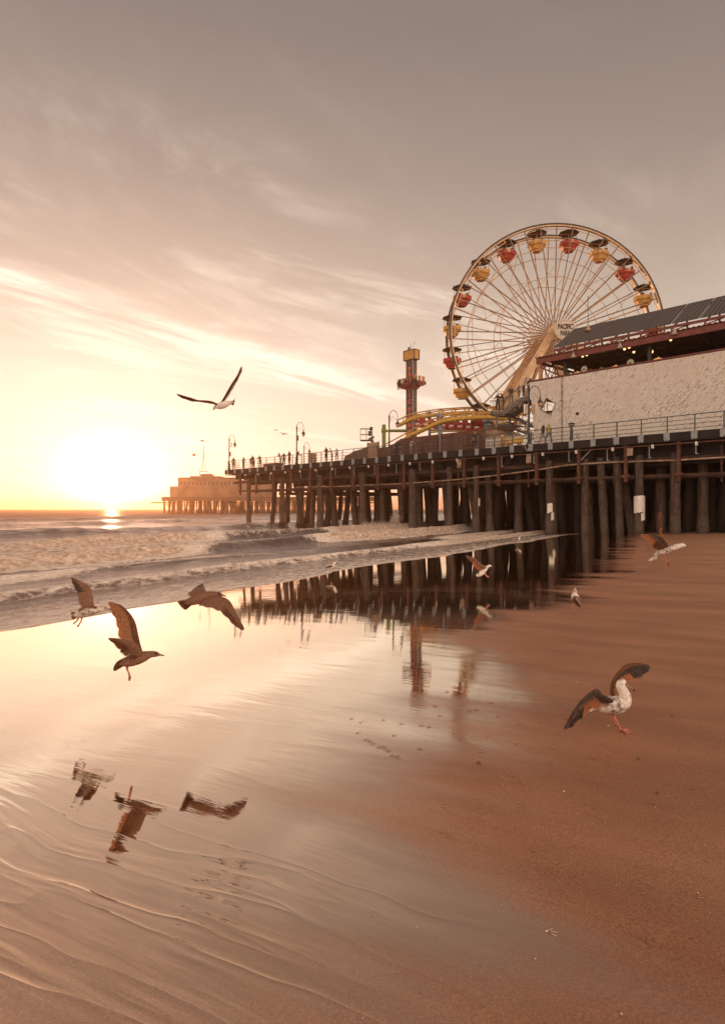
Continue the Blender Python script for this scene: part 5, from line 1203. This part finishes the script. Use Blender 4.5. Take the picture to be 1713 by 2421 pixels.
# gull standing on the sand with wings spread
gull('white headed mottled gull standing on the right sand with both wings spread', 4.87, (1300, 1540, .1847),
     [(495, 745, 24), (530, 718, 50), (590, 700, 78), (660, 690, 100), (740, 688, 116), (820, 688, 124), (895, 668, 118), (948, 625, 98), (955, 565, 76), (930, 505, 64), (905, 455, 66), (905, 412, 60), (930, 392, 38)], MOT, WHT, .66,
     bill=[(950, 425, 36), (985, 443, 22), (1030, 468, 14), (1060, 490, 15), (1076, 512, 6)], eye=[(920, 422, -.045)],
     tail=dict(root=(560, 715), a=(478, 742), b=(492, 770), n=7, spread=.10, mat=WHT),
     wings=[dict(lead=[(800, 612, -.09), (735, 582, -.16), (665, 548, -.22), (605, 478, -.26), (510, 520, -.30), (400, 615, -.34), (290, 760, -.37), (165, 998, -.42)], trail=[(172, 1002, -.42), (245, 985, -.40), (330, 905, -.37), (400, 860, -.34), (460, 795, -.30), (520, 735, -.26), (560, 740, -.22), (640, 720, -.14), (720, 690, -.10)], n=30, cmat=DRK, fmat=PAL, tmat=DRK, tipfrac=.66, cov=.60, c2=BRN, arm=.012),
            dict(lead=[(795, 585, .07), (762, 540, .10), (765, 440, .15), (810, 330, .20), (880, 240, .25), (960, 172, .29), (1050, 150, .32), (1160, 152, .35), (1280, 186, .38)], trail=[(1278, 196, .38), (1240, 268, .36), (1180, 315, .33), (1110, 348, .30), (1040, 372, .27), (970, 385, .24), (890, 380, .20), (850, 450, .15), (840, 560, .09)], n=28, cmat=BLT, fmat=PAL, tmat=DRK, tipfrac=.60, cov=.5, c2=DRK)],
     legs=[dict(pts=[(806, 800, -.01), (822, 850, -.01), (850, 905, -.01), (905, 1005, -.01)], r=13, foot=[(905, 1005, -.01), (1005, 1008, .04), (1042, 1040, 0), (985, 1060, -.05)]),
           dict(pts=[(790, 800, .05), (800, 870, .06), (815, 905, .06), (850, 955, .06)], r=12, foot=[(812, 890, .06), (800, 935, .05), (830, 965, .06), (862, 970, .08)])])
# gull leaving at the right edge
gull('gull with wings up and legs trailing, flying at the right edge of the photo', 9.3, (1480, 1200, .0739),
     [(880, 1560, 34), (950, 1490, 66), (1050, 1440, 92), (1180, 1400, 112), (1320, 1350, 120), (1460, 1300, 112), (1590, 1255, 94), (1700, 1225, 78), (1790, 1205, 74), (1850, 1215, 46)], MOT, WHT, .75,
     bill=[(1840, 1212, 32), (1900, 1235, 22), (1960, 1262, 10)],
     tail=dict(root=(960, 1500), a=(830, 1640), b=(790, 1725), n=8, spread=.22, mat=WHT),
     wings=[dict(lead=[(1340, 1230, -.06), (1240, 1090, -.14), (1120, 960, -.22), (980, 885, -.28), (800, 858, -.34), (600, 862, -.40), (430, 884, -.46)], trail=[(430, 896, -.46), (560, 960, -.42), (655, 1045, -.38), (750, 1170, -.33), (850, 1285, -.26), (980, 1355, -.19), (1150, 1310, -.1)], n=26, cmat=DRK, fmat=BLT, tmat=PAL, tipfrac=.5, cov=.45, c2=BRN),
            dict(lead=[(1270, 1160, .06), (1130, 980, .14), (1040, 820, .22), (1010, 640, .3), (1015, 450, .37), (1040, 270, .43), (1084, 98, .48)], trail=[(1092, 110, .48), (1108, 300, .43), (1100, 460, .37), (1140, 590, .3), (1100, 740, .24), (1150, 930, .16), (1320, 1150, .08)], n=22, cmat=BLT, fmat=PAL, tmat=BLT, tipfrac=.5, cov=.55, arm=.004)],
     legs=[dict(pts=[(1180, 1480, 0), (1200, 1570, 0), (1250, 1690, 0), (1300, 1780, 0)], r=20, foot=[(1270, 1730, 0), (1330, 1870, .03), (1390, 1885, 0), (1370, 1770, -.03)])])
# gull landing on the wet sand
gull('gull touching down with raised wing and fanned dark tail over the pier reflection', 13.9, (1080, 1200, .3202),
     [(150, 500, 12), (165, 492, 20), (182, 480, 21), (198, 466, 18), (212, 450, 14), (224, 438, 11), (236, 431, 10.5), (246, 431, 7)], WHT, None,
     bill=[(245, 431, 5), (255, 434, 3.5), (263, 438, 2)],
     tail=dict(root=(172, 490), a=(140, 474), b=(180, 524), n=13, spread=.2, mat=DRK),
     wings=[dict(lead=[(212, 440, -.05), (195, 428, -.12), (165, 408, -.2), (125, 372, -.3), (62, 352, -.42)], trail=[(60, 356, -.42), (92, 392, -.36), (118, 425, -.28), (140, 450, -.2), (168, 466, -.1)], n=20, cmat=BRN, fmat=PAL, tmat=BRN, cov=.6),
            dict(lead=[(222, 432, .05), (212, 425, .1), (200, 424, .2), (185, 430, .32)], trail=[(180, 440, .32), (178, 460, .2), (190, 470, .1)], n=12, cmat=BLT, fmat=BRN)],
     legs=[dict(pts=[(196, 488, 0), (210, 500, 0), (222, 508, 0)], r=3, foot=[(212, 502, 0), (238, 512, .02), (228, 519, 0), (216, 512, -.02)]), dict(pts=[(202, 482, .03), (220, 498, .03)], r=3)])
# gull walking
gull('gull walking on the damp sand with folded grey wings, seen from behind', 10.5, (1080, 1200, .3202),
     [(908, 728, 10), (898, 712, 22), (886, 690, 33), (874, 672, 37), (868, 650, 28), (868, 630, 17), (872, 614, 14.5), (876, 603, 14), (882, 596, 8)], BRN, MOT, .66,
     bill=[(884, 603, 7), (895, 607, 4), (903, 611, 2)], eye=[(886, 601, -.03)],
     wings=[dict(lead=[(872, 650, -.10), (890, 662, -.14), (906, 690, -.13), (914, 732, -.10)], trail=[(908, 734, -.10), (890, 720, -.13), (868, 700, -.16), (856, 668, -.13)], n=14, cmat=BRN, fmat=DRK, tmat=DRK, cov=.6, fw=2.2, c2=MOT),
            dict(lead=[(866, 650, .10), (852, 664, .14), (850, 690, .13), (880, 722, .08)], trail=[(890, 728, .08), (880, 705, .12), (872, 690, .14), (868, 664, .12)], n=10, cmat=BRN, fmat=DRK, cov=.6)],
     legs=[dict(pts=[(864, 705, 0), (862, 730, 0), (865, 764, 0)], r=3.4, foot=[(865, 763, 0), (858, 769, -.05), (866, 770, -.07), (874, 768, -.05)]), dict(pts=[(880, 710, .05), (882, 735, .05), (888, 755, .07)], r=3.2, foot=[(886, 752, .07), (892, 758, .02), (898, 754, .04)])])
def far_gull(label, Y0, mp, fly=False):
    if not fly:
        gull(label, Y0, mp, [(-18, -16, 3), (-10, -18, 7), (0, -20, 9), (9, -23, 7), (13, -30, 4.6), (16, -35, 5), (19, -35, 3)], WHT, None, bill=[(19, -35, 2.4), (24, -34, 1.4), (27, -33, 1)],
             wings=[dict(lead=[(8, -26, -.08), (-4, -25, -.11), (-20, -17, -.06)], trail=[(-20, -15, -.06), (-6, -16, -.11), (6, -18, -.1)], n=9, cmat=BRN, fmat=DRK)], legs=[dict(pts=[(-1, -12, 0), (-2, 0, 0)], r=1.2), dict(pts=[(4, -12, .05), (5, -1, .05)], r=1.2)])
    else:
        gull(label, Y0, mp, [(-9, 3, 1.2), (-3, 1, 2.6), (3, 0, 2.4), (8, -.5, 1.4)], BRN, None, bill=[(8, -.5, 1), (11, 0, .5)],
             wings=[dict(lead=[(3, -.5, -.1), (-6, -5, -.4), (-20, -8, -.7)], trail=[(-20, -7.5, -.7), (-8, -2, -.4), (-3, 0, -.1)], n=7, cmat=BRN, fmat=BRN), dict(lead=[(4, -.5, .1), (10, -4, .4), (20, 4, .7)], trail=[(19, 4.5, .7), (8, -1, .4), (-1, 0, .1)], n=7, cmat=BRN, fmat=BRN)])
far_gull('small gull standing in the shallow backwash at the edge of the foam', 19.2, (781, 1352, .62))
far_gull('tiny white gull wading at the tip of the foam near the pier', 36.5, (1222, 1283, .36))
far_gull('upper of two tiny birds flying beyond the tall lamp', 60, (652, 1017, .34), True)
far_gull('lower of two tiny birds flying beyond the tall lamp', 64, (671, 1026, .48), True)

# ================================================================ people
def skeleton(pose):
    """joint positions (metres, facing -Y), radii, bones"""
    J = {}; arm = pose.get('arm', 'down'); ln = pose.get('lean', 0.0)
    J['pel'] = (0, 0, .95, .125); J['wst'] = (0, -.02 * ln, 1.08, .12); J['chs'] = (0, -.10 * ln, 1.30, .145); J['nek'] = (0, -.16 * ln, 1.46, .062); J['hd1'] = (0, -.18 * ln - .005, 1.56, .082); J['hd2'] = (0, -.19 * ln - .005, 1.66, .088); J['nos'] = (0, -.19 * ln - .095, 1.59, .022)
    st_ = pose.get('step', 0.0)
    for s_, n_ in ((-1, 'l'), (1, 'r')):
        J['hip' + n_] = (s_ * .10, 0, .90, .095); J['kne' + n_] = (s_ * .11, -st_ * s_ * .16 - .01, .50, .065); J['ank' + n_] = (s_ * .11, -st_ * s_ * .26 + .02, .09, .045); J['toe' + n_] = (s_ * .13, -st_ * s_ * .26 - .12, .035, .035)
        cy = -.10 * ln; J['sho' + n_] = (s_ * .19, cy, 1.40, .062)
        if arm == 'down': e = (s_ * .25, cy + .03, 1.12); h = (s_ * .24, cy - .06, .88)
        elif arm == 'rail': e = (s_ * .26, cy - .16, 1.16); h = (s_ * .12, cy - .42, 1.12)
        elif arm == 'cam': e = (s_ * .27, cy - .12, 1.18); h = (s_ * .07, cy - .24, 1.48)
        elif arm == 'hips': e = (s_ * .38, cy + .05, 1.16); h = (s_ * .17, cy - .05, 1.0)
        elif arm == 'fold': e = (s_ * .25, cy - .02, 1.14); h = (-s_ * .05, cy - .20, 1.17)
        J['elb' + n_] = (*e, .045); J['wri' + n_] = (*h, .032)
        d_ = (Vector(h) - Vector(e)).normalized() * .09; J['hnd' + n_] = (h[0] + d_.x, h[1] + d_.y, h[2] + d_.z, .036)
    B = [('pel', 'wst'), ('wst', 'chs'), ('chs', 'nek'), ('nek', 'hd1'), ('hd1', 'hd2'), ('hd1', 'nos')]
    for n_ in 'lr': B += [('pel', 'hip' + n_), ('hip' + n_, 'kne' + n_), ('kne' + n_, 'ank' + n_), ('ank' + n_, 'toe' + n_), ('chs', 'sho' + n_), ('sho' + n_, 'elb' + n_), ('elb' + n_, 'wri' + n_), ('wri' + n_, 'hnd' + n_)]
    return J, B
BODY = {}
def body_mesh(key, **pose):
    if key in BODY: return BODY[key]
    J, B = skeleton(pose); names = list(J); me = bpy.data.meshes.new('body'); me.from_pydata([J[n][:3] for n in names], [(names.index(a), names.index(b)) for a, b in B], [])
    ob = bpy.data.objects.new('body', me); COL.objects.link(ob); sk = ob.modifiers.new('s', 'SKIN'); sk.use_smooth_shade = True
    ld = me.skin_vertices[0].data
    for i, n in enumerate(names): ld[i].radius = (J[n][3], J[n][3] * (.8 if n in ('pel', 'wst', 'chs') else 1)); ld[i].use_root = (n == 'pel')
    sb = ob.modifiers.new('u', 'SUBSURF'); sb.levels = 1; sb.render_levels = 1
    bpy.context.view_layer.update(); ev = ob.evaluated_get(bpy.context.evaluated_depsgraph_get()); out = bpy.data.meshes.new_from_object(ev)
    bpy.data.objects.remove(ob); BODY[key] = out; return out
for k_, p_ in dict(stand=dict(arm='down'), lean=dict(arm='rail', lean=1.2), walk=dict(arm='down', step=1.0), cam=dict(arm='cam'), hips=dict(arm='hips'), fold=dict(arm='fold')).items(): body_mesh(k_, **p_)
CL = {}
def cloth(c):
    k = 'cloth_%02x%02x%02x' % tuple(int(q * 255) for q in c)
    return mat(k, c, .8, scale=12, var=.15)
def person(loc, pose, face, shirt, trou, label, h=1.72, group=None, long_hair=False, hat=None):
    me = BODY[pose].copy(); me.materials.clear()
    for mm in (skin_m, cloth(shirt), cloth(trou), hair_m, shoe_m): me.materials.append(mm)
    for p in me.polygons:
        c = p.center; z = c.z; p.use_smooth = True
        hy = -.19 * (1.2 if pose == 'lean' else 0)
        if z > 1.50: p.material_index = 3 if (z > 1.66 or c.y > hy + .03 or (long_hair and abs(c.x) > .05 and c.y > hy - .03)) and not hat else 0
        elif z > 1.44 and abs(c.x) < .09: p.material_index = 3 if long_hair and c.y > 0 else 0
        elif z < .08: p.material_index = 4
        elif z < .96 and abs(c.x) < .21 and not (z > .8 and abs(c.x) > .19): p.material_index = 2
        else: p.material_index = 0 if (pose in ('down', 'stand', 'walk') and abs(c.x) > .2 and z < 1.12) or (pose in ('lean', 'fold') and c.y < -.38) else 1
    o = bpy.data.objects.new('person', me); COL.objects.link(o); o.location = loc; o.rotation_euler = (0, 0, face); o.scale = (h / 1.74 * 1.12, h / 1.74 * 1.05, h / 1.74)
    tag(o, label, 'person', group)
    m = MB()
    if hat: m.lathe((0, -.0, 1.64), [(.16, 0), (.16, .015), (.1, .03), (.095, .1), (.02, .13)], 12); q = m.build('hat', cloth(hat)); q.parent = o
    elif long_hair: m.tube([(0, .05, 1.68), (0, .09, 1.55), (0, .10, 1.38), (0, .09, 1.28)], [.07, .085, .07, .03], 8); q = m.build('hair', hair_m); q.parent = o
    return o
sea_face = R(135) + math.pi   # looking out over the beach
FA = math.atan2(-N.x, N.y) + 0.0
def dk(u, o): return P(au(u, o)[0], o, DECK)
out = math.atan2(N.x, -N.y) ; toward = math.atan2(-N.x, N.y)
fb = math.atan2(N.y, N.x) - R(90)    # facing the beach: body's -Y towards -N
blk, gry, wht_, nav, brn = (.02, .02, .022), (.22, .2, .19), (.7, .66, .6), (.04, .05, .08), (.12, .07, .05)
far_ppl = 'people along the railing'
for args in [
    (552, .6, 'stand', R(200), brn, blk, 'person standing alone beside the farthest lamp at the pier end', 1.78),
    (576, .6, 'hips', 0, gry, brn, 'person in light shorts standing at the rail, second from the pier end', 1.7),
    (594, 1.0, 'stand', R(60), brn, nav, 'left one of the close pair near the pier end, half hidden', 1.62),
    (600, .6, 'lean', 0, blk, blk, 'right one of the close pair near the pier end', 1.75),
    (615.5, .6, 'lean', R(20), brn, brn, 'person bent over the rail just left of the long step', 1.66),
    (663, .6, 'lean', R(-20), gry, brn, 'person with light sleeve at left of the group left of the tall lamp', 1.75),
    (671, .9, 'stand', R(30), brn, blk, 'slim person second in the group left of the tall lamp', 1.72),
    (684, .6, 'fold', 0, brn, blk, 'broad person third in the group left of the tall lamp', 1.82),
    (701.5, .55, 'lean', R(180), blk, blk, 'person standing directly in front of the tall lamp pole', 1.74),
    (771, .6, 'fold', 0, brn, blk, 'dark dressed person leaning at the rail right of the tan box', 1.8),
    (784.5, .7, 'lean', R(-30), wht_, brn, 'person in a pale top beside the dark dressed one right of the tan box', 1.66),
    (796, .8, 'lean', R(40), wht_, gry, 'smaller person in a pale top at the right end of the trio', 1.55)]:
    u, o, pose, fc, sh, trs, lb, h = args; person(dk(u, o), pose, fb + fc, sh, trs, lb, h, far_ppl)
person(dk(938, 1.3), 'stand', fb + R(200), blk, blk, 'dark figure by the low cabinets at the left end of the boarded wall', 1.78)
person(dk(946, 1.0), 'fold', fb + R(150), brn, skin_c := (.35, .2, .14), 'person sitting low beside the dark figure at the boarded wall', 1.1)
person(dk(970.5, .8), 'lean', fb + R(170), (.32, .28, .27), gry, 'grey haired person in a grey jacket in front of the boarded wall', 1.72)
person(dk(1122, 1.2), 'walk', fb + R(100), blk, blk, 'person all in black walking past the right end of the boarded wall', 1.8)
person(dk(1282, 1.0), 'walk', fb + R(-80), blk, (.4, .32, .26), 'person in a black top and patterned skirt walking before the white wall', 1.66, None, True)
person(dk(1296, 1.0), 'walk', fb + R(80), (.45, .33, .10), (.16, .2, .26), 'person in a yellow top and jeans walking before the white wall', 1.76)
def onst(u, v, o, **k): return P(au(u, o)[0], o, zu(u, v, o))
person(onst(1176, 972, oS + .9), 'cam', fb + R(20), blk, blk, 'long haired person in black on the lowest stair landing', 1.72, None, True)
person(onst(1189.5, 969, oS + .9), 'lean', fb + R(-60), brn, nav, 'person leaning on the handrail just above the landing', 1.72)
person(onst(1206.5, 956, oS + 1.0), 'fold', fb + R(30), (.10, .085, .08), (.2, .17, .15), 'person in a grey tee shirt halfway up the stairs', 1.78)
person(onst(1225, 941, oS + 1.2), 'stand', fb, (.4, .3, .3), brn, 'child with dark hair near the top of the stairs', 1.25, None, True)
person(onst(1237, 937, oS + .9), 'lean', fb + R(150), (.42, .38, .36), nav, 'tall person in a pale shirt at the top of the stairs', 1.86)
person(onst(1252, 905, 4.4) - Vector((0, 0, 1.2)), 'stand', fb + R(180), blk, blk, 'person whose dark head shows over the left corner of the white wall', 1.72)
for u, sh, ht, lb in ((1280, blk, None, 'person in dark seen above the wall top left of the green column'), (1304, brn, None, 'person with face turned near the green column above the wall'), (1395, (.55, .4, .3), (.3, .14, .06), 'person in a tan hat and shirt above the wall beside the left round sign'), (1421, wht_, (.6, .4, .08), 'person in a yellow hat and white shirt above the wall')):
    p = P(au(u, 4.6)[0], 4.6, 11.62 if ht is None else 11.72); person(p, 'fold', fb + R(90), sh, blk, lb, 1.72, None, False, ht)
person(dk(1246, 4.6) + Vector((0, 0, 1.0)), 'walk', fb + R(120), wht_, gry, 'person in a white shirt coming down behind the near lamp post', 1.74)
person(dk(1227, 4.4), 'stand', fb + R(180), (.4, .28, .2), nav, 'round haired person behind the picket fence under the awning', 1.72)
person(dk(1185, 4.4), 'fold', fb, wht_, gry, 'person in white standing behind the yellow bin', 1.66)
for k in range(5):
    q = tc - n3 * 1.12 + e3 * (-1.5 + k * .75) + Vector((0, 0, zc - DECK + .08 - .92)); person(q, 'fold', fb, [brn, (.5, .1, .06), blk, wht_, nav][k], brn, ['left end rider', 'second rider from the left', 'middle rider', 'second rider from the right', 'right end rider'][k] + ' on the front seats of the drop tower', 1.55, 'riders on the drop tower')

# ================================================================ bits on the sand
def ground(u, v, dz=0.0):
    p = None; z = 0.0
    for _ in range(6):
        Y = (CZ - z) * F / (v - HV); x = (u - CX) / F * Y; S = (x - SO.x) * SN.x + (Y - SO.y) * SN.y; z = sand_z(S)
    return Vector((x, Y, z + dz))
for u, v, r, lb in ((1130, 1804, .016, 'small round pebble alone in the middle of the sand'), (1507, 1794, .012, 'dark pebble below the spread winged gull'), (1553, 1875, .011, 'reddish pebble near the right edge of the sand'), (1587, 1692, .012, 'tiny dark pebble at the right edge beside the gull'), (1437, 1716, .008, 'pale shell fragment left of the standing gull foot'), (1332, 1871, .006, 'tiny white shell fragment in the open sand')):
    p = ground(u, v); m = MB(); rr = random.Random(int(u)); m.lathe((0, 0, 0), [(r * .5, -r * .4), (r, 0), (r * .85, r * .45), (r * .3, r * .7)], 8); m.v = [(a * rr.uniform(.8, 1.2), b * rr.uniform(.8, 1.2), c * rr.uniform(.8, 1.1)) for a, b, c in m.v]
    o = m.build('pebble' if 'shell' not in lb else 'shell', rock_m if 'shell' not in lb else white_m); o.location = p; tag(o, lb, 'pebble' if 'shell' not in lb else 'shell')
# three toed tracks pressed up in the damp sand
m = MB(); rr = random.Random(4)
trl = [(826, 1700), (848, 1708), (902, 1702), (944, 1712), (990, 1716), (1008, 1718), (840, 1732), (925, 1738), (1035, 1694), (1068, 1732), (1145, 1742), (1215, 1757), (1300, 1768), (1222, 1714), (1270, 1707), (1105, 1680), (1155, 1662), (1210, 1650), (985, 1770), (1390, 1795), (1395, 1718)]
trl += [(860 + 9 * i + rr.uniform(-3, 3), 1752 + 4.5 * i + rr.uniform(-5, 5)) for i in range(9)]
trl += [(rr.uniform(1010, 1690), 1560 + rr.uniform(0, 1) ** 1.5 * 700) for i in range(34)]
for u, v in trl:
    p = ground(u, v); th = rr.uniform(-.4, .6)
    for q in (-.55, 0, .55):
        d_ = Vector((math.cos(th + q), math.sin(th + q), 0)) * rr.uniform(.035, .05); m.tube([p, p + d_ * .5 + Vector((0, 0, .0018)), p + d_], [.0022, .0032, .0015], 6)
tag(m.build('gull_tracks', sand_m), 'three toed gull tracks pressed into the damp sand', 'tracks', kind='stuff')
m = MB(); rr = random.Random(21)
for _ in range(190):
    u = rr.uniform(820, 1713); v = 1300 + rr.random() ** 1.2 * 1110
    if u < 1100 + (1500 - v) * .35: continue
    p = ground(u, v, .001); r = rr.choice([.0012, .0018, .002, .0026, .0035]); m.lathe(p, [(r * .5, -r * .3), (r, 0), (r * .5, r * .5)], 5, rr.choice([0, 0, 0, 1]), False, rr.random())
tag(m.build('shell_fragments', [rock_m, white_m]), 'tiny shell fragments and grit scattered over the sand', 'shell grit', kind='stuff')
# spray where the wave hits the pilings
m = MB(); rr = random.Random(9)
for cu_, cv, su_, sv_, n_, dd in ((935, 1222, 10, 22, 1300, 66), (900, 1238, 34, 8, 1100, 65), (868, 1240, 14, 9, 700, 66), (960, 1245, 22, 7, 500, 63), (830, 1247, 14, 6, 300, 68)):
    for _ in range(n_):
        u = rr.gauss(cu_, su_ * .6); t_ = abs(rr.gauss(0, .55)); v = cv + sv_ - t_ * sv_ * 1.3; Y = dd + rr.uniform(-1, 1); p = at(u, v, Y); r = rr.uniform(.012, .05)
        if p.z < -.3: p.z = -.3 + rr.uniform(0, .25)
        m.add([p + Vector((r, 0, -r)), p + Vector((-r, r, -r * .6)), p + Vector((-r * .3, -r, -r)), p + Vector((0, 0, r))], [(0, 2, 1), (0, 1, 3), (1, 2, 3), (2, 0, 3)])
tag(m.build('spray', foam_m), 'white spray thrown up where the wave hits the pilings', 'spray', kind='stuff')

# ================================================================ haze: one closed box of warm sea air round everything
m = MB(); m.box(-3700, 3700, -3700, 3700, -8, 42)
hz = bpy.data.materials.new('haze_air'); hz.use_nodes = True; g = NG(hz.node_tree); g.n.remove(g.n['Principled BSDF'])
pv = g.new('ShaderNodeVolumePrincipled'); pv.inputs['Color'].default_value = (1.0, .62, .42, 1); pv.inputs['Density'].default_value = HAZE; pv.inputs['Anisotropy'].default_value = .72
g.l.new(pv.outputs[0], g.n['Material Output'].inputs['Volume'])
tag(m.build('haze', hz), kind='stuff')
